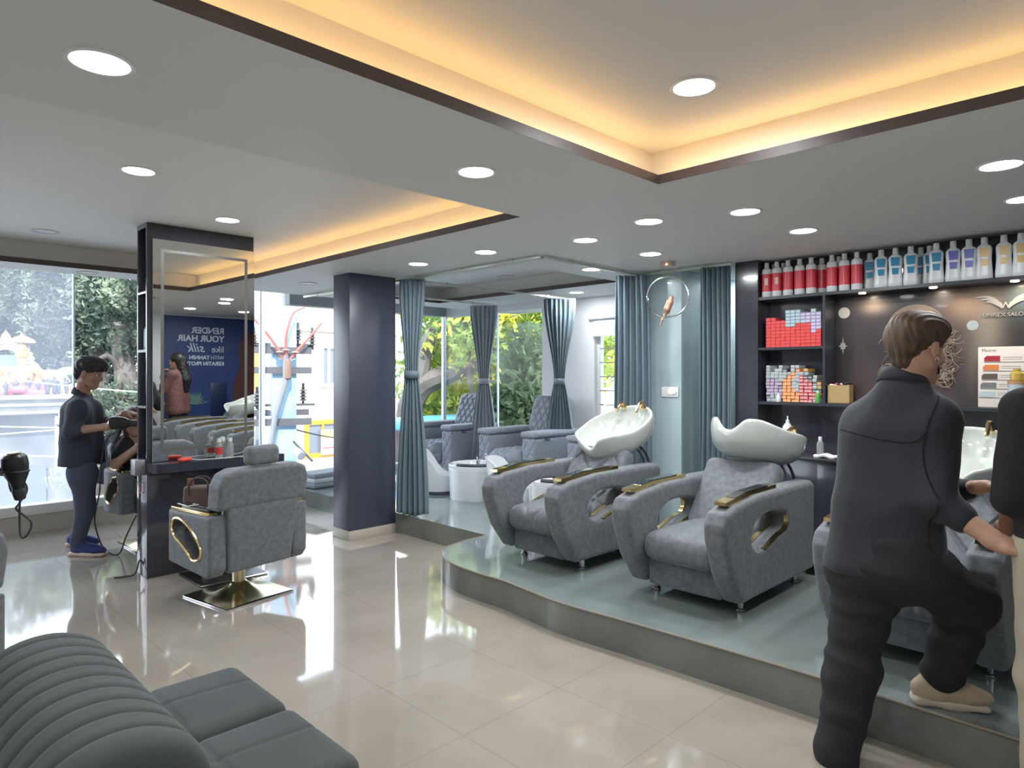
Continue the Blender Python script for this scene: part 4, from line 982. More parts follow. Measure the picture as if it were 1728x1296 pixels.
# ---------------------------------------------------------------- printed wall panel: woman with flying blonde hair, salon logo
t = thing('printed_wall_panel', 'large glossy printed panel of blonde haired woman and winged logo under bottle shelf', 'wall graphic', (5.42, 0, 0))
def poster_mat():
    m = mat('printed_panel', (.030, .022, .025), .38, coat=.12); N = m.node_tree.nodes; L = m.node_tree.links; b = N['Principled BSDF']
    tc = N.new('ShaderNodeTexCoord'); mp = N.new('ShaderNodeMapping'); mp.inputs['Scale'].default_value = (1, 1.2, .8); L.new(tc.outputs['Object'], mp.inputs[0])
    n = N.new('ShaderNodeTexNoise'); n.inputs['Scale'].default_value = 1.6; n.inputs['Detail'].default_value = 2; L.new(mp.outputs[0], n.inputs[0])
    r = N.new('ShaderNodeValToRGB'); e = r.color_ramp.elements; e[0].position = .38; e[0].color = (.018, .014, .017, 1); e[1].position = .72; e[1].color = (.09, .06, .055, 1)
    q = r.color_ramp.elements.new(.52); q.color = (.034, .026, .030, 1)
    L.new(n.outputs['Fac'], r.inputs[0])
    # soft pale vertical band behind the hair (a printed blurred window)
    s = N.new('ShaderNodeSeparateXYZ'); L.new(tc.outputs['Object'], s.inputs[0])
    def bump_(sock, c, w):
        a = N.new('ShaderNodeMath'); a.operation = 'SUBTRACT'; a.inputs[1].default_value = c; L.new(sock, a.inputs[0])
        p = N.new('ShaderNodeMath'); p.operation = 'POWER'; p.inputs[1].default_value = 2; ab = N.new('ShaderNodeMath'); ab.operation = 'ABSOLUTE'; L.new(a.outputs[0], ab.inputs[0]); L.new(ab.outputs[0], p.inputs[0])
        d = N.new('ShaderNodeMath'); d.operation = 'MULTIPLY'; d.inputs[1].default_value = -1/(w*w); L.new(p.outputs[0], d.inputs[0])
        x = N.new('ShaderNodeMath'); x.operation = 'EXPONENT'; L.new(d.outputs[0], x.inputs[0]); return x.outputs[0]
    prev = r.outputs[0]
    for (cy, wy, cz, wz, col, st) in ((.93, .10, 1.80, .35, (.42, .36, .28), .75), (.70, .12, 2.0, .12, (.16, .22, .22), .8), (1.60, .09, 2.0, .05, (.34, .25, .19), .8), (1.02, .10, 1.95, .09, (.50, .33, .22), .9), (1.10, .17, 1.75, .2, (.13, .09, .08), .6)):
        mul = N.new('ShaderNodeMath'); mul.operation = 'MULTIPLY'; L.new(bump_(s.outputs['Y'], cy, wy), mul.inputs[0]); L.new(bump_(s.outputs['Z'], cz, wz), mul.inputs[1])
        m2 = N.new('ShaderNodeMath'); m2.operation = 'MULTIPLY'; m2.inputs[1].default_value = st; L.new(mul.outputs[0], m2.inputs[0])
        mc = N.new('ShaderNodeMix'); mc.data_type = 'RGBA'; L.new(m2.outputs[0], mc.inputs['Factor']); L.new(prev, mc.inputs['A']); mc.inputs['B'].default_value = (*col, 1); prev = mc.outputs['Result']
    L.new(prev, b.inputs['Base Color']); return m
box_obj('panel', (-.012, -.78, 1.286), (0, YD-.02, 2.094), poster_mat(), t)
def disc(y, z, r, m, name='light_spot'): MB().lathe([(.001, 0), (r, 0), (r, .0015), (.001, .0015)], n=32, M=Matrix.Rotation(-PI/2, 4, 'Y'), c=(-.0125, y, z)).build(name, m, t, smooth=False)
PX = 5.40
def pz(py, px, X=PX): d = X*2**.5/(1+(px-864)/FP); return 1.5-(py-632)*d/FP
disc(yx(1424, PX), pz(528, 1424), .042, mat('printed_bokeh_pale', (.50, .47, .43), .4)); disc(yx(1641, PX), pz(549, 1641), .034, mat('printed_bokeh_blue', (.42, .48, .50), .4)); disc(yx(1402, PX), pz(528, 1402), .035, mat('printed_bokeh_dim', (.07, .055, .05), .4))
y, z = yx(1422, PX), pz(584, 1422)
st_ = []
for k in range(16):
    a = 2*PI*k/16; r = [.068, .022, .034, .022][k % 4] if k % 8 in (0, 1, 2, 3) or True else .03
    if k % 8 == 4: r = .045
    st_.append((y+r*math.sin(a)*.75, z+r*math.cos(a)))
MB().add([(-.0135, a, b) for a, b in st_]+[(-.0135, y, z)], [(i, (i+1) % 16, 16) for i in range(16)]).build('printed_star', mat('printed_star', (.36, .35, .36), .4), t, smooth=False)
# blonde waves: flat ribbons printed on the panel, all in the panel's plane
hm = [mat('printed_hair_%d' % i, c, .4) for i, c in enumerate(((.30, .22, .16), (.19, .135, .10), (.11, .075, .06), (.40, .31, .24)))]
rr = random.Random(11)
def ribbon(pts, w, lay):
    P = spline(pts, 6); V = []; n = len(P)
    for i, p in enumerate(P):
        d = P[min(i+1, n-1)]-P[max(i-1, 0)]; l = max(np.linalg.norm(d), 1e-6); nx, nz = -d[1]/l, d[0]/l; ww = w*math.sin(PI*min(1, (i+.6)/n))**.6
        V += [(-.0130-lay*.0001, p[0]+nx*ww, p[1]+nz*ww), (-.0130-lay*.0001, p[0]-nx*ww, p[1]-nz*ww)]
    return V, [(2*i, 2*i+1, 2*i+3, 2*i+2) for i in range(n-1)]
cy, cz = yx(1545, PX), pz(560, 1545)
groups = [MB() for _ in range(4)]
for k in range(16):      # cap of hair on the crown
    a0 = rr.uniform(-.2, 1.0); r = .14+rr.uniform(-.05, .035); pts = []
    for q in range(8):
        a = PI*.95-q*(.32+.06*a0); pts.append((cy-(-r*1.05*math.cos(a))*-1, cz+.02+r*.95*math.sin(a)))
    V, F = ribbon(pts, rr.uniform(.004, .011), k); groups[[1, 2, 1, 2, 0][k % 5]].add(V, F)
for k in range(230):      # curls blowing to the right and left
    side = -1 if k % 4 else 1
    y0_ = cy-.05+side*rr.uniform(.05, .17) if side > 0 else cy-rr.uniform(.02, .17); z0_ = cz+rr.uniform(-.30, .06)
    pts = []; a = rr.uniform(0, 6); L_ = rr.uniform(.06, .20); w = rr.uniform(.015, .045)
    for q in range(9):
        f = q/8; pts.append((y0_+side*f*L_*.7+w*math.sin(a+f*7)*.7, z0_-f*L_*.55+w*math.cos(a+f*7)))
    V, F = ribbon(pts, rr.uniform(.001, .0038), k+40); groups[[0, 1, 2, 3, 0][k % 5]].add(V, F)
for g, m in zip(groups, hm): g.build('printed_hair', m, t, smooth=False)
# winged logo and wording
M_LOGO = mat('silver_logo', (.46, .42, .38), .4)
lg = MB(); ly, lz = yx(1697, PX), pz(512, 1697)
for s in (-1, 1):
    for k in range(3):
        a = [(ly+s*.018, lz-.012-k*.010), (ly+s*(.055-k*.006), lz+.030-k*.018), (ly+s*(.105-k*.012), lz+.052-k*.018), (ly+s*(.165-k*.030), lz+.050-k*.017)]
        P = spline(a, 7); n = len(P); V = []
        for i, p in enumerate(P):
            f = i/(n-1); w = .009*(1-f)**.6*(.3+f*1.6)+.0008; V += [(-.022, p[0], p[1]+w), (-.022, p[0], p[1]-w), (-.014, p[0], p[1]+w), (-.014, p[0], p[1]-w)]
        lg.add(V, [f for i in range(n-1) for f in ((4*i, 4*i+1, 4*i+5, 4*i+4), (4*i, 4*i+4, 4*i+6, 4*i+2), (4*i+1, 4*i+3, 4*i+7, 4*i+5), (4*i+2, 4*i+6, 4*i+7, 4*i+3))])
lg.build('logo_wings', M_LOGO, t, smooth=False)
MR = Matrix.Rotation(-PI/2, 4, 'Z') @ Matrix.Rotation(PI/2, 4, 'X')
text_mesh('logo_letter', 'W', .058, M_LOGO, t, Matrix.Translation((-.018, ly, lz-.030)) @ MR, .003, 'CENTER', bold=.001)
text_mesh('logo_wording', 'UNISEX SALON', .036, M_LOGO, t, Matrix.Translation((-.018, ly, lz-.085)) @ MR, .003, 'CENTER')

# ================================================================ blue banner on the wall behind (seen in the mirror)
t = thing('wall_banner', 'navy blue advertising banner with white lettering reflected in the column mirror', 'banner', (3.66, YB+.001, 0))
box_obj('banner_panel', (0, 0, .184), (1.9, .012, 2.40), mat('banner_blue', (.022, .045, .155), .4), t)
MR2 = Matrix.Rotation(PI, 4, 'Z') @ Matrix.Rotation(PI/2, 4, 'X')
M_LET = mat('white_lettering', (.55, .60, .68), .5)
def btxt(s, x, z, size, bold=0, shear=0, sp=1.0): text_mesh('lettering', s, size, M_LET, t, Matrix.Translation((x, .0135, z)) @ MR2, .001, 'LEFT', shear, bold, sp)
btxt('RENDER', .97, 2.13, .142, .004); btxt('YOUR HAIR', .97, 1.995, .142, .004); btxt('like', .97, 1.82, .15, 0); btxt('silk', .66, 1.82, .21, .001, .3, 1.0)
btxt('WITH', .97, 1.70, .085, 0); btxt('TANNIN', .73, 1.70, .085, .003); btxt('and', .36, 1.70, .08, 0); btxt('KERATIN PROTEIN', .97, 1.60, .085, .003)
# product boxes, leaves and hair shown on the banner
MB().box(.75, 1.02, .012, .016, .75, 1.30, .002).build('printed_carton', mat('banner_navy_box', (.012, .022, .075), .3), t)
g = MB(); rr = random.Random(3)
for k in range(26):
    a = rr.uniform(.2, PI-.2); l = rr.uniform(.14, .26); cx, cz2 = .52, .95
    tip = (cx+l*math.cos(a), cz2+l*math.sin(a)); w = .012; nx, nz = -math.sin(a)*w, math.cos(a)*w
    mid = (cx+l*.5*math.cos(a), cz2+l*.5*math.sin(a)); g.add([(cx, .0135, cz2), (mid[0]+nx, .0137, mid[1]+nz), (tip[0], .0135, tip[1]), (mid[0]-nx, .0137, mid[1]-nz)], [(0, 1, 2, 3)])
g.build('printed_leaves', mat('banner_leaf', (.10, .20, .18), .5), t, smooth=False)
P = spline([(1.30, 2.15), (1.22, 1.9), (1.24, 1.6), (1.14, 1.3), (1.12, .9), (1.16, .5), (1.9, .5), (1.9, 2.2)], 5)
MB().add([(p[0], .0135, p[1]) for p in P], [tuple(range(len(P)))]).build('printed_hair_shape', mat('banner_hair', (.085, .035, .035), .4), t, smooth=False)
# ================================================================ outside: street, temple front, pole, houses, trees
GZ = -3.6
M_STREET = mat('asphalt', (.16, .16, .17), .9, col2=(.26, .26, .27), cscale=.5)
struct(box_obj('floor_street', (-60, 7.9, GZ-.2), (70, 60, GZ), M_STREET)); struct(box_obj('floor_yard', (7.5, -20, GZ-.2), (70, 7.9, GZ), M_STREET))
struct(box_obj('wall_lower_storey', (XL-.15, YB-.15, GZ), (XW+.18, YW+.12, -.2), M_WHITE))
# --- temple roof front with statues
TY = 19.3
t = thing('temple_front', 'long low temple building with grey parapet seen through left window', 'building', (0, TY, GZ))
M_PAR = mat('weathered_parapet', (.24, .24, .23), .9, col2=(.38, .37, .35), cscale=2.5, bump=.3, bscale=6)
box_obj('wall', (-14, .3, 0), (3.7, 6, 4.15), mat('dark_shop_wall', (.10, .11, .13), .8, col2=(.2, .2, .22), cscale=1.2), t)
mb = MB().box(-14.2, 3.9, -.1, 6, 4.15, 4.62); mb.box(-14.2, 3.95, -.22, .1, 4.36, 4.42); mb.box(-14.2, 3.95, -.25, .1, 4.52, 4.62); mb.box(-14.2, 3.95, -.18, .1, 4.18, 4.24); mb.build('parapet', M_PAR, t)
for k in range(9):
    x = -13.2+k*1.9; box_obj('shutter', (x, .2, .1), (x+1.5, .3, 2.9), mat('grey_shutter_%d' % (k % 2), ((.13, .15, .2), (.22, .2, .19))[k % 2], .6), t)
box_obj('signboard', (-3.6, .05, 3.0), (-2.0, .2, 3.5), mat('red_sign', (.45, .08, .08), .6), t); box_obj('signboard', (.2, .05, 2.9), (1.9, .2, 3.4), mat('cream_sign', (.6, .52, .42), .6), t)
for x in (-1.6, 1.0): MB().add([(x-1, -.9, 2.2), (x+1, -.9, 2.2), (x+.9, .2, 2.75), (x-.9, .2, 2.75), (x-1, -.9, 2.15), (x+1, -.9, 2.15), (x+.9, .2, 2.70), (x-.9, .2, 2.70)], [(0, 1, 2, 3), (7, 6, 5, 4), (0, 4, 5, 1), (1, 5, 6, 2), (3, 2, 6, 7), (0, 3, 7, 4)]).build('awning', mat('faded_awning', (.62, .50, .47), .7), t)
M_SG = mat('painted_gold_skin', (.62, .36, .16), .5); M_SP = mat('painted_pink_cloth', (.55, .10, .16), .5); M_SO = mat('painted_orange_crown', (.55, .22, .06), .5)
M_SW = mat('painted_white_plaster', (.62, .61, .60), .5); M_SD = mat('dark_stone', (.06, .07, .09), .6); M_SB = mat('painted_blue', (.12, .40, .58), .5); M_SGN = mat('painted_green', (.2, .5, .35), .5)
def px_x(px, Y): u = (px-864)/FP; return Y*(1+u)/(1-u)
SZ = 1.02
def figure(name, label, px, h, kind, ms, dy=.35):
    Y = TY+dy; t = thing(name, label, 'statue', (px_x(px, Y), Y, SZ), R_(-18)); s = h
    if kind == 'seated':
        sdf_obj('legs', [rc((-.34*s, -.05*s, .13*s), (.05*s, -.25*s, .10*s), .11*s, .09*s, k=.03), rc((.34*s, -.05*s, .13*s), (-.05*s, -.27*s, .10*s), .11*s, .09*s, k=.03), rb((0, 0, .03*s), (.42*s, .28*s, .05*s), .02*s, k=.02)], .02*max(s, .6), ms[1], t, sm=1)
        sdf_obj('torso', [el((0, 0, .36*s), (.19*s, .14*s, .22*s), k=.03), el((0, -.03*s, .48*s), (.21*s, .12*s, .10*s), k=.04), el((0, 0, .68*s), (.085*s, .09*s, .10*s), k=.03),
             rc((-.2*s, 0, .5*s), (-.33*s, -.05*s, .36*s), .06*s, .05*s, k=.03), rc((-.33*s, -.05*s, .36*s), (-.30*s, -.2*s, .5*s), .045*s, .04*s, k=.02),
             rc((.2*s, 0, .5*s), (.33*s, -.05*s, .36*s), .06*s, .05*s, k=.03), rc((.33*s, -.05*s, .36*s), (.30*s, -.2*s, .5*s), .045*s, .04*s, k=.02)], .018*max(s, .6), ms[0], t, sm=1)
        MB().lathe([(.001, .73*s), (.11*s, .73*s), (.12*s, .78*s), (.10*s, .84*s), (.09*s, .86*s), (.10*s, .88*s), (.05*s, .97*s), (.001, 1.0*s)], n=20).build('crown', ms[2], t)
    elif kind == 'standing':
        sdf_obj('body', [rc((-.05*s, 0, .02), (-.05*s, 0, .45*s), .05*s, .07*s, k=.03), rc((.06*s, 0, .02), (.05*s, 0, .45*s), .05*s, .07*s, k=.03), el((0, 0, .62*s), (.12*s, .09*s, .17*s), k=.04), el((0, 0, .86*s), (.065*s, .065*s, .08*s), k=.03),
             rc((-.11*s, 0, .72*s), (-.17*s, -.06*s, .52*s), .035*s, .03*s, k=.02), rc((.11*s, 0, .72*s), (.20*s, -.06*s, .66*s), .035*s, .03*s, k=.02)], .016, ms[0], t, sm=1)
        if len(ms) > 1: MB().lathe([(.001, .93*s), (.06*s, .93*s), (.05*s, 1.0*s), (.001, 1.06*s)], n=16).build('crown', ms[1], t)
    return t
figure('seated_statue', 'large painted seated statue with golden body, pink cloth and tiered orange crown on parapet', 37, 1.22, 'seated', [M_SG, M_SP, M_SO])
t = thing('stone_umbrella', 'orange ceremonial umbrella rising over the golden seated statue', 'umbrella', (px_x(37, TY+.55), TY+.55, SZ))
MB().tube([(0, 0, 0), (0, 0, 1.28)], .025, 8).build('pole', M_SO, t)
MB().lathe([(.001, 1.50), (.05, 1.42), (.10, 1.40), (.26, 1.32), (.28, 1.25), (.001, 1.28)], n=28).build('canopy', M_SG, t)
figure('seated_statue', 'small yellow attendant statue just right of large golden one', 62, .62, 'standing', [mat('painted_yellow', (.78, .6, .25), .5), M_SO])
figure('seated_statue', 'small pale attendant statue at the extreme left before the white arch', 9, .70, 'seated', [M_SG, mat('painted_cream', (.8, .7, .5), .5), M_SW])
t = thing('ornate_arch', 'white filigree arch behind statues at the extreme left of the parapet', 'arch', (px_x(10, TY+.8), TY+.8, SZ), R_(-18))
m = MB()
for k in range(15):
    a = PI*k/14; r = .48; m.lathe([(.001, -.07), (.09, -.05), (.11, 0), (.09, .05), (.001, .07)], c=(r*math.cos(a), 0, .75+r*1.1*math.sin(a)), n=10)
m.tube([(.36*math.cos(a), 0, .75+.40*math.sin(a)) for a in np.linspace(0, PI, 20)], .07, 8); m.box(-.5, -.36, -.08, .08, 0, .78); m.box(.36, .5, -.08, .08, 0, .78); m.lathe([(.12, 1.28), (.09, 1.42), (.001, 1.55)], n=12)
m.build('arch', M_SW, t); MB().box(-.36, .36, .03, .07, 0, .95).build('back_panel', M_SB, t)
t = thing('horse_statue', 'white rearing animal statue right of golden figure on the parapet', 'statue', (px_x(86, TY+.4), TY+.4, SZ), R_(60))
sdf_obj('body', [el((0, 0, .45), (.13, .3, .15), k=.04), rc((0, .22, .50), (0, .34, .68), .09, .07, k=.05), rc((0, .34, .70), (0, .46, .62), .07, .045, k=.03), rc((-.07, .2, .4), (-.08, .24, .0), .05, .035, k=.03), rc((.07, .2, .4), (.08, .22, .0), .05, .035, k=.03),
     rc((-.07, -.2, .4), (-.08, -.22, .0), .055, .04, k=.03), rc((.07, -.2, .4), (.08, -.24, .0), .055, .04, k=.03), rc((0, -.28, .5), (0, -.42, .3), .03, .015, k=.02), rc((-.03, .36, .76), (-.04, .36, .82), .018, .006, k=.01), rc((.03, .36, .76), (.04, .36, .82), .018, .006, k=.01)], .018, M_SW, t)
t = thing('halo_arch', 'painted striped half-round halo arch with reclining figure, rightmost on the parapet', 'arch', (px_x(118, TY+.5), TY+.5, SZ), R_(-18))
for r, mm in ((.46, M_SW), (.39, M_SG), (.32, M_SGN)): MB().tube([(r*math.cos(a), 0, .18+r*math.sin(a)) for a in np.linspace(0, PI, 28)], .035, 8).build('band', mm, t)
sdf_obj('reclining_figure', [rc((-.35, -.1, .12), (.05, -.1, .16), .06, .08, k=.04), rc((.05, -.1, .16), (.22, -.1, .22), .08, .07, k=.04), el((.33, -.1, .3), (.07, .07, .08), k=.02), rb((0, 0, .03), (.48, .16, .05), .02)], .016, M_SG, t)
names = ['small dark stone figure under the white arch', 'small dark stone figure left of the golden statue knees', 'small dark stone figure under the golden statue', 'small dark stone figure under right knee of golden statue', 'small dark stone figure below the yellow attendant', 'small dark stone figure beneath the white animal statue', 'small dark stone figure beside the halo arch', 'small dark stone figure beneath the halo arch']
for k, (px, nme) in enumerate(zip((10, 27, 48, 64, 80, 92, 99, 112), names)):
    figure('stone_figure', nme, px, .36+.05*(k % 3), 'standing', [M_SD], dy=.02)
# --- wires across the street
M_WIRE = mat('pale_cable', (.72, .74, .76), .5); M_WB = mat('black_cable', (.04, .04, .045), .5)
def wire(label, a, b, r=.012, m=None, sag=.12):
    P = [a+(b-a)*f+v3(0, 0, -sag*4*f*(1-f)) for f in np.linspace(0, 1, 14)]
    o = MB().tube(P, r, 6).build('street_cable', m or M_WIRE); return props(o, label, 'cable')
wire('pale street cable, highest of those crossing the left window', at(-120, 619, 12), at(480, 672, 11), .010)
wire('pale street cable passing just above the counter of the shops', at(-120, 717, 12), at(480, 725, 11), .012, sag=.02)
wire('pale street cable rising slightly to the right, second below the parapet', at(-120, 742, 12), at(480, 690, 11), .012, sag=.02)
wire('pale street cable passing behind the hairdryer', at(-120, 764, 11), at(480, 782, 11), .012, sag=.0)
wire('dark cable drooping right of the pole toward the white house', at(490, 722, 11), at(640, 735, 16), .014, M_WB)
# --- electricity pole
pc0 = at(478.5, 632, 11.0); t = thing('utility_pole', 'light blue concrete electricity pole with dark crossarms and insulators', 'utility pole', (pc0[0], pc0[1], GZ), R_(-20))
def pzz(py): return 1.5-(py-632)*11/FP-GZ
MB().box(-.19, .19, -.12, .12, 0, 7.2, .012).build('shaft', mat('pale_blue_paint', (.26, .41, .56), .6, col2=(.34, .50, .64), cscale=3, bump=.1, bscale=10), t)
M_ARM = mat('dark_steel', (.10, .10, .11), .6)
for py in (592, 625, 711): box_obj('crossarm', (-.95, -.19, pzz(py)-.055), (.42, -.12, pzz(py)+.055), M_ARM, t)
box_obj('crossarm', (-.95, .12, pzz(584)-.05), (.50, .19, pzz(584)+.05), M_ARM, t); box_obj('crossarm', (-.95, .12, pzz(697)-.05), (.42, .19, pzz(697)+.05), M_ARM, t); box_obj('crossarm', (-.95, .12, pzz(684)-.02), (.52, .19, pzz(684)+.02), M_ARM, t)
def insulator(x, y, z, sc=1.0):
    pf = [(.001, 0), (.02, 0), (.02, .06)]
    for k in range(4): pf += [(.03, .06+k*.055), (.075, .065+k*.055), (.06, .085+k*.055), (.03, .095+k*.055)]
    pf += [(.022, .30), (.022, .36), (.001, .37)]
    MB().lathe([(a*sc, b*sc) for a, b in pf], c=(x, y, z), n=16).build('insulator', mat('brown_grey_insulator', (.08, .07, .07), .25), t)
for x, py in ((.47, 588), (.24, 580), (.33, 684), (-.45, 590), (-.75, 590), (-.4, 690), (-.8, 690)): insulator(x, .10 if py < 600 else .15, pzz(py))
M_PIPE = mat('grey_conduit', (.20, .21, .23), .6); M_REDC = mat('red_heat_shrink', (.42, .12, .10), .5)
MB().tube([(.0, -.28, pzz(600)), (.0, -.28, pzz(645)), (-.16, -.32, pzz(700)), (-.30, -.36, pzz(790))], .045, 10).build('conduit', M_PIPE, t)
MB().tube([(-.32, .3, pzz(640)), (-.40, .25, pzz(800))], .05, 10).build('conduit', M_PIPE, t)
MB().lathe([(.05, 0), (.065, .02), (.06, .28), (.045, .33)], c=(.03, -.28, pzz(640)), n=14).build('cable_joint', mat('brown_joint', (.22, .13, .10), .5), t)
for e in ([(-.05, -.28, pzz(606)), (-.12, -.3, pzz(590)), (-.28, -.32, pzz(566)), (-.5, -.35, pzz(540))], [(.02, -.28, pzz(606)), (.0, -.3, pzz(585)), (.02, -.32, pzz(560)), (.12, -.3, pzz(530)), (.3, -.3, pzz(520))], [(.08, -.28, pzz(606)), (.2, -.3, pzz(590)), (.4, -.3, pzz(566)), (.56, -.3, pzz(545))]):
    P = spline(e, 6); MB().tube(P, [.028*(1-.5*i/len(P)) for i in range(len(P))], 8).build('cable_tail', M_REDC, t)
    MB().lathe([(.02, 0), (.07, .012), (.02, .03)], c=tuple(P[4]), n=16).build('shed_disc', mat('pink_shed', (.62, .35, .32), .4), t)
o = MB().tube([at(495, 745, 10.6), at(527, 778, 10.4)], .018, 6).build('rod', M_ARM); o.parent = t; o.matrix_parent_inverse = Matrix.LocRotScale(t.location, t.rotation_euler, None).inverted()
o = MB().tube([at(500, 762, 10.5), at(509, 770, 10.4)], .07, 14).build('street_lamp_head', mat('grey_lamp', (.5, .5, .52), .4)); o.parent = t; o.matrix_parent_inverse = Matrix.LocRotScale(t.location, t.rotation_euler, None).inverted()
a = at(444, 632, 10.2); o = MB().tube([(a[0], a[1], GZ), (a[0], a[1], 2.9)], .028, 10).build('thin_post', mat('white_post', (.75, .77, .8), .5)); props(o, 'thin white post standing left of the blue electricity pole', 'post')
# --- white house
HY = 20.0
def hx(px): return px_x(px, HY)
def hz(px, py): u = (px-864)/FP; d = HY*2**.5/(1-u); return 1.5-(py-632)*d/FP
t = thing('white_house', 'white rendered house with an orange framed window right of the blue pole', 'building', (0, 0, 0))
M_HW = mat('white_render', (.62, .58, .53), .8)
box_obj('wall', (hx(499), HY, GZ), (hx(720), HY+5.5, 5.2), M_HW, t)
box_obj('band', (hx(498), HY-.12, hz(540, 560)), (hx(720), HY, hz(540, 548)), mat('peach_band', (.80, .55, .42), .8), t)
box_obj('ledge', (hx(500), HY-.5, hz(540, 806)), (hx(720), HY, hz(540, 797)), M_HW, t)
def window(x0, x1, z0, z1, fm, gm, split=2, fw=.10):
    f = MB(); f.box(x0-fw, x1+fw, HY-.08, HY-.005, z0-fw, z0); f.box(x0-fw, x1+fw, HY-.08, HY-.005, z1, z1+fw); f.box(x0-fw, x0, HY-.08, HY-.005, z0, z1); f.box(x1, x1+fw, HY-.08, HY-.005, z0, z1)
    for k in range(1, split): x = x0+(x1-x0)*k/split; f.box(x-.04, x+.04, HY-.07, HY-.005, z0, z1)
    o = f.build('window', fm, t, smooth=False); box_obj('pane', (x0, HY-.02, z0), (x1, HY-.005, z1), gm, o)
M_GL = mat('dark_window_glass', (.16, .18, .22), .15)
window(hx(544), hx(563), hz(550, 648), hz(550, 588), M_WPLAS, M_GL); window(hx(590), hx(612), hz(600, 648), hz(600, 588), M_WPLAS, M_GL)
window(hx(520), hx(566), hz(540, 764), hz(540, 716), mat('orange_frame', (.70, .28, .03), .6), M_GL, 2, .14)
t2 = thing('notice_board', 'yellow and white notice board fixed beside the orange framed window', 'sign', (hx(551), HY-.16, hz(550, 745)))
box_obj('board', (-.27, 0, -.42), (.27, .04, .40), mat('notice_white', (.82, .80, .74), .6), t2); box_obj('yellow_heading', (-.24, -.006, .13), (.24, 0, .38), mat('notice_yellow', (.82, .70, .18), .6), t2)
MB().tube([(-.15+.06*math.cos(a), -.01, .25+.06*math.sin(a)) for a in np.linspace(0, 2*PI, 20, endpoint=False)], .008, 6, closed=True).build('round_emblem', M_SD, t2); box_obj('red_line', (-.22, -.006, -.22), (.24, 0, -.17), mat('notice_red', (.6, .12, .12), .6), t2)
# --- grey block left of the pole
t = thing('apartment_block', 'grey apartment block with balconies behind the crossarms of the pole', 'building', (0, 0, 0))
BX0, BX1 = px_x(380, 27), px_x(470, 27); box_obj('wall', (BX0, 27, GZ), (BX1, 33, 9), mat('grey_render', (.50, .52, .55), .8), t)
for k in range(5):
    z = -2.2+k*2.2; box_obj('balcony', (BX0+.3, 26.3, z), (BX1-.3, 27, z+.9), mat('balcony_grey', (.34, .36, .40), .7), t); f = box_obj('window', (BX0+.8, 26.94, z+1.0), (BX1-.8, 26.99, z+2.0), M_GL, t)
t2 = thing('hoarding', 'small yellow and white hoarding behind the pole crossarms', 'sign', at(437, 620, 14))
MB().tube([(.1, .06, -.7), (.1, .06, GZ-t2.location.z)], .05, 8).build('support_post', M_PIPE, t2)
box_obj('board', (-.3, 0, -.7), (.5, .05, .5), mat('hoarding_white', (.7, .7, .68), .6), t2); box_obj('yellow_panel', (-.28, -.01, -.5), (.02, 0, .4), mat('hoarding_yellow', (.85, .55, .1), .6), t2)
# --- trees
def leaf_mat(name, cs, tr=.45, scale=.9):
    m = bpy.data.materials.new(name); m.use_nodes = True; N = m.node_tree.nodes; L = m.node_tree.links; N.clear()
    out = N.new('ShaderNodeOutputMaterial'); d = N.new('ShaderNodeBsdfDiffuse'); tl = N.new('ShaderNodeBsdfTranslucent'); mx = N.new('ShaderNodeMixShader'); mx.inputs[0].default_value = tr
    t = N.new('ShaderNodeTexCoord'); n = N.new('ShaderNodeTexNoise'); n.inputs['Scale'].default_value = scale; n.inputs['Detail'].default_value = 6; L.new(t.outputs['Object'], n.inputs[0])
    r = N.new('ShaderNodeValToRGB'); e = r.color_ramp.elements; e[0].position = .33; e[0].color = (*cs[0], 1); e[1].position = .68; e[1].color = (*cs[2], 1); q = e.new(.5); q.color = (*cs[1], 1)
    L.new(n.outputs['Fac'], r.inputs[0]); L.new(r.outputs[0], d.inputs[0]); L.new(r.outputs[0], tl.inputs[0]); L.new(d.outputs[0], mx.inputs[1]); L.new(tl.outputs[0], mx.inputs[2]); L.new(mx.outputs[0], out.inputs[0])
    return m
LM1 = leaf_mat('dark_green_leaves', ((.05, .085, .05), (.11, .18, .08), (.34, .42, .20)))
LM2 = leaf_mat('bright_green_leaves', ((.12, .24, .10), (.34, .44, .10), (.85, .72, .12)), .5, 1.1)
LM3 = leaf_mat('grey_green_leaves', ((.14, .20, .13), (.26, .36, .20), (.50, .58, .34)))
LM4 = leaf_mat('hazy_dark_leaves', ((.035, .055, .05), (.085, .115, .09), (.36, .42, .30)), .4, 1.3)
M_BARK = mat('tree_bark', (.07, .06, .055), .9, bump=.4, bscale=12, col2=(.14, .12, .11), cscale=3)
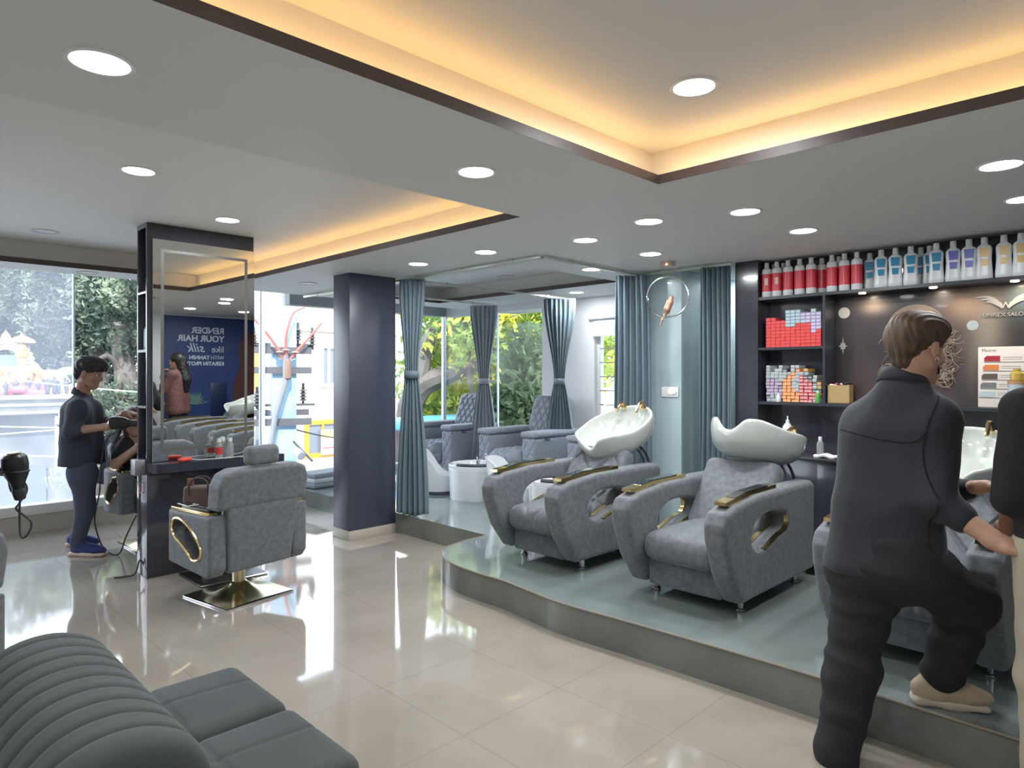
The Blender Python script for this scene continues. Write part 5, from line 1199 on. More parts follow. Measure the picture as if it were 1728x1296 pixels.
def tree(name, label, base, limbs, blobs, n, size, lm, seed, cat='tree'):
    rg = np.random.RandomState(seed); b = np.asarray(base, float); t = thing(name, label, cat, tuple(b))
    m = MB()
    for P, r0, r1 in limbs:
        Q = spline([np.asarray(p, float)-b for p in P], 5); m.tube(Q, list(np.linspace(r0, r1, len(Q))), 9)
    m.build('trunk', M_BARK, t)
    C = np.array([q[0] for q in blobs], float)-b; Rr = np.array([q[1] for q in blobs], float); w = Rr**2; w /= w.sum()
    k = rg.choice(len(blobs), n, p=w); d = rg.normal(size=(n, 3)); d /= np.linalg.norm(d, axis=1, keepdims=True)
    p = C[k]+d*(Rr[k]*(rg.uniform(.35, 1, n)**.5))[:, None]*np.array([1, 1, .8])
    # twigs: clusters of leaves around nodes
    nd = n//9; node = p[:nd]; p = node[rg.randint(0, nd, n)]+rg.normal(size=(n, 3))*size*1.3
    a = rg.normal(size=(n, 3)); a /= np.linalg.norm(a, axis=1, keepdims=True); c = np.cross(a, rg.normal(size=(n, 3))); c /= np.linalg.norm(c, axis=1, keepdims=True)
    s = size*rg.uniform(.6, 1.3, n)[:, None]; up = np.cross(a, c)*s*.15
    V = np.stack([p-a*s, p+c*s*.42+up, p+a*s, p-c*s*.42+up], 1).reshape(-1, 3); F = np.arange(4*n).reshape(n, 4)
    mesh_obj('foliage', V, F, lm, t, False)
    return t
g = lambda px, py, d: at(px, py, d)
def base(px, d): p = at(px, 632, d); p[2] = GZ; return p
# left: dense trees behind the temple
b = base(60, 24); tree('tree', 'dense dark green tree behind the statues at the left window edge', b, [([b, g(55, 600, 24), g(40, 520, 24)], .35, .12), ([g(55, 620, 24), g(90, 520, 23.5)], .2, .06)],
     [(g(-60, 470, 24), 2.6), (g(20, 430, 24), 2.4), (g(10, 520, 25), 2.0), (g(80, 500, 23), 1.8), (g(60, 580, 25), 1.7), (g(-50, 580, 25), 2.0), (g(100, 600, 24), 1.4)], 26000, .10, LM4, 1)
b = base(165, 22); tree('tree', 'green tree with sunlit leaves behind the seam of the left window', b, [([b, g(170, 640, 22), g(155, 560, 22), g(170, 480, 22)], .3, .1), ([g(160, 600, 22), g(120, 520, 22)], .14, .05)],
     [(g(150, 470, 22), 2.0), (g(120, 540, 22), 1.4), (g(190, 530, 22), 1.6), (g(160, 610, 22.5), 1.3), (g(100, 450, 22), 1.4)], 14000, .10, LM4, 2)
b = base(215, 18); tree('tree', 'grey trunked tree seen between stylist and the mirror column', b, [([b, g(215, 760, 18), g(212, 640, 18), g(205, 560, 18), g(215, 480, 18)], .34, .2), ([g(212, 640, 18), g(180, 600, 17.5), g(140, 640, 17)], .10, .04)],
     [(g(225, 480, 18), 1.5), (g(190, 690, 17.5), .9), (g(240, 560, 18.5), 1.2), (g(180, 740, 18), .8), (g(260, 480, 19), 1.5)], 9000, .10, LM4, 3)
b = base(185, 15); tt = thing('palm', 'pale palm-like plant with drooping fronds right of the stylist face', 'palm', tuple(b))
m = MB().tube([(0, 0, 0), (.1, 0, 1.8), (.05, 0, 3.6)], [.12, .10, .08], 8); m.build('trunk', M_BARK, tt)
rg = random.Random(5); m = MB()
for k in range(22):
    a = rg.uniform(0, 2*PI); l = rg.uniform(1.0, 1.5); P = [v3(.05+l*f*math.cos(a), l*f*math.sin(a), 3.6+.9*f-1.5*f*f) for f in np.linspace(0, 1, 14)]
    for i in range(1, 14):
        p = P[i]; d_ = nrm(P[i]-P[i-1]); s_ = nrm(np.cross(d_, v3(0, 0, 1)))
        for sg in (-1, 1):
            q = p+s_*sg*.28+d_*.16-v3(0, 0, .12); m.add([p, p+d_*.05, q], [(0, 1, 2)])
m.build('fronds', LM3, tt, smooth=False)
# far hedge of trees closing the view on the left
b = base(20, 32); tree('tree', 'far tree mass filling gaps low behind the temple roof', b, [([b, g(20, 600, 32)], .4, .2)], [(g(-80, 610, 32), 3.2), (g(40, 600, 33), 3.2), (g(140, 640, 32), 3.0), (g(220, 620, 30), 2.6), (g(-160, 560, 32), 3.4), (g(70, 500, 33), 3.4), (g(190, 500, 33), 3.0), (g(-60, 440, 33), 3.4)], 22000, .17, LM4, 4)
# right: big tree outside the pedicure windows
b = base(700, 12); tree('tree', 'large sunlit tree with thick leaning limb outside the pedicure windows', b,
     [([b, g(690, 760, 12), g(702, 665, 12), g(760, 630, 12), g(830, 602, 12.2), g(900, 560, 13)], .30, .10), ([g(702, 665, 12), g(715, 600, 12), g(728, 560, 12)], .20, .10), ([g(790, 620, 12), g(800, 670, 11.5), g(830, 720, 11.5)], .06, .02), ([g(728, 560, 12), g(770, 520, 12.5)], .08, .03)],
     [(g(800, 560, 12.5), 1.0), (g(850, 540, 13), 1.2), (g(760, 545, 13), .9), (g(900, 560, 13.5), 1.3), (g(890, 650, 12.5), 1.0), (g(820, 650, 13.5), .9), (g(880, 500, 13.5), 1.2), (g(780, 690, 12.5), .6), (g(730, 690, 13), .5), (g(950, 600, 13), 1.2), (g(740, 600, 14), .6), (g(700, 620, 13.5), .35)], 16000, .10, LM2, 6)
b = base(880, 10); tree('tree', 'leafy green tree low behind the middle pedicure chair', b, [([b, g(885, 800, 10), g(890, 700, 10)], .12, .05)],
     [(g(890, 650, 10), .55), (g(870, 700, 10), .5), (g(905, 600, 10.3), .5), (g(930, 680, 10.3), .6), (g(850, 690, 10.5), .35)], 4500, .085, LM3, 7)
b = base(760, 18); tree('tree', 'pale yellow-green tree farther back outside the pedicure windows', b, [([b, g(760, 640, 18)], .25, .1)], [(g(760, 650, 18), 1.2), (g(830, 620, 18), 1.4), (g(900, 640, 18), 1.5), (g(840, 540, 18), 1.3), (g(720, 690, 17), .7), (g(905, 520, 18), 1.4)], 7000, .15, LM2, 8)
t = thing('blue_tarpaulin', 'light blue tarpaulin roof low behind the left pedicure chair', 'tarpaulin', at(735, 705, 11))
MB().box(-.9, .9, -.6, .6, -.15, 0, .05).build('sheet', mat('blue_tarp', (.15, .45, .60), .5), t); 
for x, y in ((-.8, -.5), (.8, -.5), (-.8, .5), (.8, .5)): MB().tube([(x, y, -.15), (x, y, GZ-t.location.z)], .05, 8).build('post', M_PIPE, t)
# grey folded mats on the platform next to the glass
t = thing('folded_mats', 'stack of folded grey mats on platform edge by the glass, left of navy pillar', 'mats', (4.10, 7.22, .184), R_(8))
for k in range(3):
    V, F = soft_box((.62, .34, .055), .02, 14); mesh_obj('mat', V+v3(.01*k, .01*k, .03+.055*k), F, mat('grey_mat_%d' % (k % 2), ((.30, .33, .36), (.62, .66, .7))[k % 2], .8), t)
# ================================================================ people
M_SKIN = mat('skin_light_brown', (.50, .29, .20), .5, bump=.03, bscale=120); M_SKIN2 = mat('skin_brown', (.40, .22, .15), .5)
M_SHIRT = mat('black_cotton_shirt', (.022, .025, .032), .8, bump=.25, bscale=9, sheen=.15); M_TROU = mat('black_trousers', (.016, .017, .020), .85, bump=.25, bscale=8)
M_SLATE = mat('slate_shirt', (.040, .047, .066), .8, bump=.25, bscale=10); M_JEAN = mat('dark_slate_jeans', (.065, .080, .115), .85, bump=.15, bscale=40)
def frame(f, up=(0, 0, 1)):
    f = nrm(f); r = nrm(np.cross(f, up)); u = np.cross(r, f); return r, f, u
def head_prims(c, f, up=(0, 0, 1), s=1.0):
    r, f, u = frame(f, up); R = np.array([r, f, u]); Q = lambda x, y, z: c+(r*x+f*y+u*z)*s
    p = [el(Q(0, -.012, .028), v3(.074, .094, .084)*s, R, .02), el(Q(0, .022, -.030), v3(.058, .070, .080)*s, R, .03), rc(Q(-.018, .062, -.094), Q(.018, .062, -.094), .022*s, k=.03), rc(Q(-.05, .0, -.06), Q(-.015, .055, -.092), .022*s, k=.03), rc(Q(.05, .0, -.06), Q(.015, .055, -.092), .022*s, k=.03),
         el(Q(0, .076, .022), v3(.046, .016, .010)*s, R, .015), rc(Q(0, .086, .012), Q(0, .106, -.026), .008*s, .012*s, k=.012), el(Q(0, .094, -.032), v3(.019, .013, .009)*s, R, .01), el(Q(0, .086, -.056), v3(.022, .011, .006)*s, R, .008), el(Q(0, .084, -.067), v3(.019, .011, .006)*s, R, .008),
         el(Q(-.030, .088, .004), v3(.014, .009, .009)*s, R, .008, 's'), el(Q(.030, .088, .004), v3(.014, .009, .009)*s, R, .008, 's'), el(Q(-.040, .060, -.030), v3(.022, .02, .022)*s, R, .02), el(Q(.040, .060, -.030), v3(.022, .02, .022)*s, R, .02)]
    for sg in (-1, 1):
        p += [el(Q(sg*.078, -.008, -.008), v3(.010, .020, .033)*s, R, .008), el(Q(sg*.086, -.004, -.004), v3(.006, .011, .018)*s, R, .004, 's')]
    return p, Q, R
def hand_prims(w, d, n, th, curl=.5, s=1.0):
    """w wrist, d direction of the fingers, n palm normal (fingers bend towards it), th thumb side"""
    d = nrm(d); n = nrm(np.asarray(n, float)-d*(np.asarray(n, float)@d)); th = np.cross(n, d)*(1 if np.cross(n, d)@np.asarray(th, float) > 0 else -1)
    R = np.array([th, d, n]); p = [rc(w-d*.03, w+d*.02, .026*s, .026*s, k=.02), rb(w+d*.055*s, v3(.040, .046, .014)*s, .013*s, R, .02)]
    for i, (o, l) in enumerate(((.030, .074), (.010, .084), (-.010, .078), (-.029, .060))):
        a = w+d*.095*s+th*o*s; ang = curl*(.45+.05*i); c0 = nrm(d*math.cos(ang)+n*math.sin(ang)+th*o*1.2); b = a+c0*l*.45*s
        ang += curl*.8; c1 = d*math.cos(ang)+n*math.sin(ang); e = b+c1*l*.32*s; ang += curl*.6; c2 = d*math.cos(ang)+n*math.sin(ang); f_ = e+c2*l*.25*s
        p += [rc(a-d*.02*s, b, .0098*s, .0088*s, k=.006), rc(b, e, .0088*s, .0080*s, k=.003), rc(e, f_, .0080*s, .0070*s, k=.003)]
    a = w+d*.025*s+th*.030*s; b = a+nrm(th*.75+d*.55+n*.35)*.040*s; e = b+nrm(th*.25+d*.85+n*.45*(.5+curl))*.032*s; f_ = e+nrm(d*.8+n*.6*(.4+curl)-th*.05)*.024*s
    p += [rc(a, b, .015*s, .012*s, k=.012), rc(b, e, .0112*s, .010*s, k=.004), rc(e, f_, .010*s, .0082*s, k=.003)]
    return p
def merged(name, parts, m, parent, org):
    Vs = []; Fs = []; k = 0
    for prims, res, sm in parts:
        V, F = sdf_mesh(prims, res); V = smooth_mesh(V, F, sm); Vs.append(V); Fs.append(F+k); k += len(V)
    return mesh_obj(name, np.concatenate(Vs)-np.asarray(org, float), np.concatenate(Fs), m, parent, True)
def wr(seed, amp=.006, fr=9):          # cloth wrinkles
    rg = np.random.RandomState(seed); K = rg.normal(size=(7, 3))*fr*np.array([1, 1, 1.6]); ph = rg.uniform(0, 6, 7)
    def f(G):
        s = 0
        for k, p in zip(K, ph): s = s+1.3-2*np.abs(np.sin(G@k*.6+p+1.2*np.sin(G@K[0]*.4)))
        return -amp*s/4.0
    return f
def shoe(name, parent, org, heel, toe, m, sole, z0):
    h = np.asarray(heel, float); t_ = np.asarray(toe, float); d = nrm((t_-h)*v3(1, 1, 0)); s = np.cross(d, v3(0, 0, 1)); L = np.linalg.norm((t_-h)[:2]); R = np.array([s, d, v3(0, 0, 1)])
    c = (h+t_)/2; c = v3(c[0], c[1], z0); g = lambda x, y, z: c+s*x+d*y*L+v3(0, 0, z)
    o = sdf_obj(name, [el(g(0, -.27, .055), (.040, .07, .055), R, .03), el(g(0, .16, .045), (.046, .11, .042), R, .03), el(g(0, -.02, .055), (.040, .10, .048), R, .03), rc(g(0, -.25, .06), g(0, -.22, .11), .040, .042, k=.02), half((0, 0, -1), -(z0+.016))], .007, m, parent, org)
    sdf_obj('sole', [ex([(0, 0)]*3, 2, 0, .1) if False else rb(g(0, -.16, .014), (.044, L*.34, .016), .014, R, 0), rb(g(0, .2, .014), (.048, L*.30, .014), .013, R, .03), el(g(0, -.42, .014), (.040, .03, .015), R, .02)], .006, sole, o, (0, 0, 0) if False else org)
    lc = MB()
    for k in range(4):
        y = .0+.07*k; a, b = g(-.026, y, .092-.012*k), g(.026, y+.03, .092-.012*k); mid = (a+b)/2+v3(0, 0, .008); lc.tube([a-org, mid-org, b-org], .003, 5)
    lc.build('laces', sole, o)
    return o
def eyes(parent, org, Q, s=1.0):
    for sg in (-1, 1):
        m = MB(); c = Q(sg*.030, .0725, .004)-org
        V, F = soft_box((.022, .022, .022), .011, 6); m.add(V+c, F, 0); f = nrm(Q(0, 1, 0)-Q(0, 0, 0)); V, F = soft_box((.010, .010, .010), .005, 6); m.add(V+c+f*.0078, F, 1)
        m.build('eye', [mat('eye_white', (.75, .73, .70), .3), mat('iris_dark', (.03, .018, .012), .2)], parent)
def limb(a, b, r1, r2, k=.03): return rc(a, b, r1, r2, k=k)

# ---- man in black stepping onto the platform
J = lambda px, py, d: at(px, py, d)
org = np.array([2.72, .93, 0.0]); t = thing('person', 'person in black shirt and trousers seen from behind stepping up onto platform', 'person', tuple(org))
f = nrm(v3(.98, -.12, 0)); r_ = np.cross(f, v3(0, 0, 1))
hc = J(1548, 588, 2.56); hf = nrm(v3(.90, -.42, -.20))
nk = J(1524, 655, 2.58); sR, sL = J(1578, 702, 2.48), J(1456, 706, 2.72)
eR, wR = J(1578, 846, 2.44), J(1690, 918, 2.28); eL, wL = J(1575, 830, 2.72), J(1655, 822, 2.62)
pv = J(1488, 930, 2.60); hR, hL = J(1526, 955, 2.55), J(1462, 955, 2.68)
kR, aR = J(1632, 1018, 2.60), J(1590, 1150, 2.66); kL, aL = J(1440, 1125, 2.66), J(1412, 1268, 2.60)
hp, Q, HR = head_prims(hc, hf, s=1.04)
parts = [(hp+[rc(nk, Q(0, -.03, -.06), .064, .056, k=.03), rc(nk-v3(0, 0, .10), nk, .06, .062, k=.05)], .006, 1),
         ([limb(nk-v3(0, 0, .08), pv, .075, .09), limb(sL, sR, .05, .05), limb(sR, eR, .05, .043), limb(sL, eL, .05, .043), limb(eL, wL, .042, .028), limb(hR, kR, .085, .058), limb(kR, aR, .055, .04), limb(hL, kL, .085, .058), limb(kL, aL, .055, .04), limb(hL, hR, .1, .1)], .012, 1),
         ([limb(eR, wR, .045, .030)]+hand_prims(wR, J(1745, 935, 2.22)-wR, v3(.1, .9, -.5), v3(0, 0, 1), .5, 1.05), .0045, 1), (hand_prims(wL, J(1730, 820, 2.62)-wL, v3(.1, 0, -1), v3(1, -1, 0), .5, 1.05), .0045, 1)]
body = merged('body', parts, M_SKIN, t, org); eyes(t, org, Q)
ch = J(1505, 780, 2.72)
sh = [limb(J(1464, 735, 2.68), J(1450, 950, 2.66), .100, .130, .06), limb(J(1548, 730, 2.52), J(1530, 950, 2.54), .095, .125, .06), limb(J(1506, 720, 2.62), J(1488, 950, 2.60), .120, .150, .06), rc(nk-v3(0, 0, .06), nk-v3(0, 0, .0), .085, .070, k=.03), limb(sL+v3(0, 0, .005), nk-v3(0, 0, .035), .075, .078, .05), limb(sR+v3(0, 0, .005), nk-v3(0, 0, .035), .075, .078, .05),
      limb(sR-v3(0, 0, .02), eR, .078, .070, .04), limb(eR, eR+(wR-eR)*.42, .070, .060, .02), limb(sL-v3(0, 0, .02), eL, .080, .07, .04), limb(eL, wL-(wL-eL)*.28, .062, .046, .02), half((0, 0, -1), -(J(1490, 968, 2.60)[2]), k=.02)]
shirt = sdf_obj('shirt', sh, .010, M_SHIRT, t, org, 2, wr(3, .014, 9))
from mathutils.bvhtree import BVHTree
def seam(name, o, pts, away, m, parent, org, r=.0022):     # stitched seam lying on the cloth
    bv = BVHTree.FromPolygons([v.co for v in o.data.vertices], [tuple(p.vertices) for p in o.data.polygons]); P = []
    for p in spline(pts, 8):
        s_ = Vector(tuple(p-org-nrm(away)*.5)); h = bv.ray_cast(s_, Vector(tuple(nrm(away))))
        if h[0] is not None: P.append(h[0]+h[1].normalized()*(.0008 if h[1].dot(Vector(tuple(away))) < 0 else -.0008))
    if len(P) > 2: MB().tube(P, r, 6).build(name, m, parent)
AW = nrm(v3(1, .72, 0)); M_SEAM = mat('black_seam', (.008, .009, .011), .9)
seam('yoke_seam', shirt, [J(1432, 728, 2.6), J(1470, 738, 2.6), J(1510, 740, 2.6), J(1545, 728, 2.5)], AW, M_SEAM, shirt, org)
seam('armhole_seam', shirt, [J(1572, 668, 2.5), J(1552, 705, 2.5), J(1543, 750, 2.5), J(1546, 795, 2.5), J(1556, 830, 2.5)], AW, M_SEAM, shirt, org, .003)
seam('side_seam', shirt, [J(1556, 840, 2.5), J(1552, 890, 2.5), J(1556, 940, 2.5)], AW, M_SEAM, shirt, org)
u_ = nrm(Q(0, 0, 1)-Q(0, 0, 0)); cr_ = []
for i, a in enumerate(np.linspace(0, 2*PI, 17)):
    cr_.append(nk+v3(0, 0, .012)+(r_*math.cos(a)+f*math.sin(a))*.074+v3(0, 0, .016*(-math.sin(a))))
def collar(c, f, r_, m, t, org, s=1.0, tilt=.25):
    f = nrm(f); a = nrm(np.cross(v3(0, 0, 1), f)); V = []; n = 40; prof = [(.072, -.012), (.066, .022), (.064, .040), (.070, .044), (.080, .020), (.089, -.008), (.083, -.012), (.074, .022)]
    for r, z in prof:
        for i in range(n):
            q = 2*PI*(i+.5)/n-PI/2; op = .012*max(0, math.sin(q))**8; V.append(c+(a*math.cos(q)*r*1.02+f*(math.sin(q)*r*.98))*s+v3(0, 0, 1)*(z*s-tilt*r*math.sin(q)*s-op*2)-org)
    k = len(prof); F = [(j*n+i, j*n+(i+1) % n, ((j+1) % k)*n+(i+1) % n, ((j+1) % k)*n+i) for j in range(k) for i in range(n)]
    mesh_obj('collar', V, F, m, t)
collar(nk+v3(0, 0, .022), f, r_, M_SHIRT, t, org, 1.02, .3)
tr_ = [limb(hR+v3(0, 0, .04), kR, .135, .098, .05), limb(kR, aR-v3(0, 0, -.03), .098, .078, .04), limb(hL+v3(0, 0, .04), kL, .130, .092, .05), limb(kL, aL+v3(0, 0, .0), .094, .082, .04), limb(hL, hR, .135, .135, .05), limb(pv+v3(0, 0, .02), pv-v3(0, 0, .03), .12, .13, .05), half((0, 0, -1), -(aL[2]-.02)) if False else limb(hL, hR, .13, .13, .05)]
sdf_obj('trousers', tr_, .010, M_TROU, t, org, 2, wr(5, .012, 10))
hair = [el(Q(0, -.018, .048), (.090, .112, .092), HR, .01), el(Q(0, .030, .085), (.078, .085, .052), HR, .03), el(Q(0, -.075, .02), (.072, .05, .075), HR, .03), el(Q(0, .095, -.045), (.088, .080, .115), HR, .012, 's'), el(Q(.09, .0, -.03), (.03, .035, .05), HR, .01, 's'), el(Q(-.09, .0, -.03), (.03, .035, .05), HR, .01, 's'), rc(Q(0, -.06, -.03), Q(0, -.055, -.055), .05, .045, k=.02)]
def strands(Q, amp=.004, fr=230):
    a0 = Q(1, 0, 0)-Q(0, 0, 0); b0 = Q(0, .3, 1)-Q(0, 0, 0); o = Q(0, 0, 0)
    return lambda G: amp*np.sin(((G-o)@a0)*fr+6*np.sin(((G-o)@b0)*22))+amp*.6*np.sin(((G-o)@a0)*fr*.37+((G-o)@b0)*40)
sdf_obj('hair', hair, .0045, mat('brown_hair', (.040, .022, .013), .55, col2=(.105, .060, .032), cscale=18, stretch=(3, 3, .6)), t, org, 0, strands(Q, .0014, 300))
sdf_obj('beard', [el(Q(0, .035, -.075), (.058, .066, .046), HR, .01), el(Q(0, .04, -.035), (.062, .058, .045), HR, .02, ), el(Q(0, .075, -.01), (.08, .055, .062), HR, .01, 's')], .006, mat('dark_beard', (.035, .024, .018), .8), t, org)
MB().tube([Q(.082, .002, -.044)-org+(Q(0, 1, 0)-Q(0, 0, 0))*.008*math.cos(a)+v3(0, 0, .008*math.sin(a)) for a in np.linspace(0, 2*PI, 14, endpoint=False)], .0015, 6, closed=True).build('earring', M_CHROME, t)
M_TAN = mat('tan_sneaker', (.42, .33, .22), .7, col2=(.50, .41, .29), cscale=12); M_SOLE = mat('cream_sole', (.55, .48, .38), .6)
shoe('shoe', t, org, J(1540, 1195, 2.70)*v3(1, 1, 0), J(1668, 1195, 2.62)*v3(1, 1, 0), M_TAN, M_SOLE, .186)
shoe('shoe', t, org, J(1402, 1290, 2.575)*v3(1, 1, 0), J(1430, 1268, 2.86)*v3(1, 1, 0), M_TAN, M_SOLE, .001)

# ---- person at the right edge of the view
c2 = v3(2.89, .215, 0); t = thing('person', 'person in black top and beige trousers cut off by right edge of the view', 'person', tuple(c2)); org = c2
f = nrm(v3(.75, .55, 0)); r_ = np.cross(f, v3(0, 0, 1)); G = lambda a, b, z: c2+r_*a+f*b+v3(0, 0, z)
hc = G(.0, .04, 1.62); hp, Q, HR = head_prims(hc, nrm(v3(.8, .5, -.3)))
merged('body', [(hp+[rc(G(0, 0, 1.42), Q(0, -.03, -.06), .058, .05, k=.03)], .007, 1), ([limb(G(0, 0, 1.36), G(0, 0, .95), .07, .09), limb(G(-.17, 0, 1.37), G(-.21, .02, 1.10), .045, .04), limb(G(-.21, .02, 1.10), G(-.15, .18, .95), .038, .028), limb(G(.17, 0, 1.37), G(.21, .02, 1.10), .045, .04), limb(G(.21, .02, 1.10), G(.15, .2, .95), .038, .028), limb(G(-.09, 0, .9), G(-.10, .02, .48), .08, .055), limb(G(-.10, .02, .48), G(-.10, 0, .08), .05, .035), limb(G(.09, 0, .9), G(.10, .02, .48), .08, .055), limb(G(.10, .02, .48), G(.10, 0, .08), .05, .035)], .012, 1),
       (hand_prims(G(-.15, .18, .95), r_*.5+f*.8, v3(0, 0, -1), r_, .5), .005, 1), (hand_prims(G(.15, .2, .95), -r_*.5+f*.8, v3(0, 0, -1), -r_, .5), .005, 1)], M_SKIN2, t, org); eyes(t, org, Q)
sdf_obj('top', [limb(G(-.10, 0, 1.34), G(-.09, 0, .93), .115, .118, .06), limb(G(.10, 0, 1.34), G(.09, 0, .93), .115, .118, .06), limb(G(-.19, 0, 1.385), G(0, 0, 1.44), .062, .058, .05), limb(G(.19, 0, 1.385), G(0, 0, 1.44), .062, .058, .05), limb(G(-.19, 0, 1.38), G(-.225, .02, 1.08), .068, .058, .04), limb(G(.19, 0, 1.38), G(.225, .02, 1.08), .068, .058, .04), half((0, 0, -1), -.875)], .011, mat('plain_black_top', (.012, .012, .013), .85), t, org, 2, wr(8, .004, 9))
sdf_obj('trousers', [limb(G(-.10, 0, .90), G(-.11, .02, .48), .115, .085, .05), limb(G(-.11, .02, .48), G(-.11, 0, .10), .085, .078, .03), limb(G(.10, 0, .90), G(.11, .02, .48), .115, .085, .05), limb(G(.11, .02, .48), G(.11, 0, .10), .085, .078, .03), limb(G(-.07, 0, .92), G(.07, 0, .92), .12, .12, .05)], .011, mat('beige_trousers', (.42, .37, .28), .85, bump=.2, bscale=10), t, org, 2, wr(9, .005, 9))
sdf_obj('hair', [el(Q(0, -.018, .045), (.085, .108, .090), HR, .01), el(Q(0, .095, -.05), (.086, .080, .115), HR, .012, 's')], .007, mat('black_hair', (.012, .010, .010), .45), t, org)
for s in (-1, 1): shoe('shoe', t, org, G(s*.10, -.08, 0), G(s*.12, .18, 0), M_BLACK, M_WPLAS, .001)

# ---- stylist with hairdryer at the left
S = lambda px, py, d: at(px, py, d)
org = np.array([1.46, 6.60, 0.0]); t = thing('person', 'young person in slate shirt blow-drying hair by the street window', 'person', tuple(org))
f = nrm(v3(.74, -.67, 0)); r_ = np.cross(f, v3(0, 0, 1))
hc = S(152, 630, 5.60); hf = nrm(f*.95-v3(0, 0, .28)); nk = S(139, 668, 5.62)
sR, sL = S(132, 688, 5.44), S(136, 688, 5.80); eR, wR = S(120, 727, 5.40), S(182, 720, 5.36); eL, wL = S(172, 716, 5.86), S(216, 698, 5.72)
pv = S(138, 792, 5.62); hR, hL = S(139, 800, 5.54), S(139, 800, 5.70); kR, kL = S(143, 862, 5.55), S(146, 858, 5.74); aR, aL = S(130, 918, 5.55), S(133, 908, 5.80)
hp, Q, HR = head_prims(hc, hf)
merged('body', [(hp+[rc(nk-v3(0, 0, .03), Q(0, -.03, -.06), .058, .050, k=.03)], .006, 1), ([limb(nk-v3(0, 0, .08), pv, .075, .085), limb(sL, sR, .045, .045), limb(sR, eR, .043, .036), limb(sL, eL, .043, .036), limb(hR, kR, .075, .05), limb(kR, aR, .05, .036), limb(hL, kL, .075, .05), limb(kL, aL, .05, .036)], .012, 1),
       ([limb(eR, wR, .038, .026)]+hand_prims(wR, f*.95+v3(0, 0, .1), v3(0, 0, .9)-r_*.3, -r_, .75), .0045, 1), ([limb(eL, wL, .036, .025)]+hand_prims(wL, f*.95+v3(0, 0, -.1), v3(0, 0, -1), r_, .5), .0045, 1)], M_SKIN2, t, org); eyes(t, org, Q)
sdf_obj('shirt', [limb(nk-v3(0, 0, .13)+r_*.08, pv+r_*.07+v3(0, 0, -.03), .115, .135, .06), limb(nk-v3(0, 0, .13)-r_*.08, pv-r_*.07+v3(0, 0, -.03), .115, .135, .06), limb(sR, nk-v3(0, 0, .03), .058, .055, .05), limb(sL, nk-v3(0, 0, .03), .058, .055, .05), limb(sR, eR, .072, .062, .04), limb(eR, eR+(wR-eR)*.22, .062, .056, .02), limb(sL, eL, .072, .06, .04), limb(eL, eL+(wL-eL)*.15, .058, .052, .02), half((0, 0, -1), -S(138, 783, 5.62)[2])], .010, M_SLATE, t, org, 2, wr(13, .006, 10))
cr_ = [nk+v3(0, 0, .0)+(r_*math.cos(a)+f*math.sin(a))*.068+v3(0, 0, .018*(-math.sin(a))) for a in np.linspace(0, 2*PI, 17)]
collar(nk+v3(0, 0, .012), f, r_, M_SLATE, t, org, .92, .35)
sdf_obj('jeans', [limb(hR+v3(0, 0, .03), kR, .098, .070, .05), limb(kR, aR+v3(0, 0, .01), .069, .055, .03), limb(hL+v3(0, 0, .03), kL, .098, .070, .05), limb(kL, aL+v3(0, 0, .01), .069, .055, .03), limb(hL, hR, .11, .11, .05)], .009, M_JEAN, t, org, 2, wr(15, .004, 14))
sdf_obj('hair', [el(Q(0, -.026, .050), (.088, .104, .092), HR, .01), el(Q(0, .035, .085), (.080, .082, .058), HR, .03), el(Q(0, .078, .075), (.066, .040, .042), HR, .03), el(Q(0, -.075, -.01), (.07, .045, .075), HR, .03), el(Q(0, .092, -.050), (.084, .072, .100), HR, .012, 's'), el(Q(.09, .0, -.03), (.03, .035, .05), HR, .01, 's'), el(Q(-.09, .0, -.03), (.03, .035, .05), HR, .01, 's')], .005, mat('black_hair', (.012, .010, .010), .45), t, org, 0, strands(Q, .003, 200))
sdf_obj('beard', [el(Q(0, .028, -.082), (.056, .066, .036), HR, .01), el(Q(0, .080, -.02), (.08, .045, .062), HR, .01, 's')], .006, mat('dark_beard', (.035, .024, .018), .8), t, org)
MB().tube([wR-org+(v3(0, 0, 1)*math.sin(a)+r_*math.cos(a))*.029+f*.003*math.cos(3*a) for a in np.linspace(0, 2*PI, 22, endpoint=False)], .003, 6, closed=True).build('bracelet', M_CHROME, t)
M_NS = mat('navy_sneaker', (.03, .04, .16), .7); M_WS = mat('white_orange_sole', (.72, .55, .46), .5)
shoe('shoe', t, org, S(119, 937, 5.56)*v3(1, 1, 0), S(178, 937, 5.54)*v3(1, 1, 0), M_NS, M_WS, .001)
shoe('shoe', t, org, S(114, 920, 5.86)*v3(1, 1, 0), S(166, 920, 5.84)*v3(1, 1, 0), M_NS, M_WS, .001)
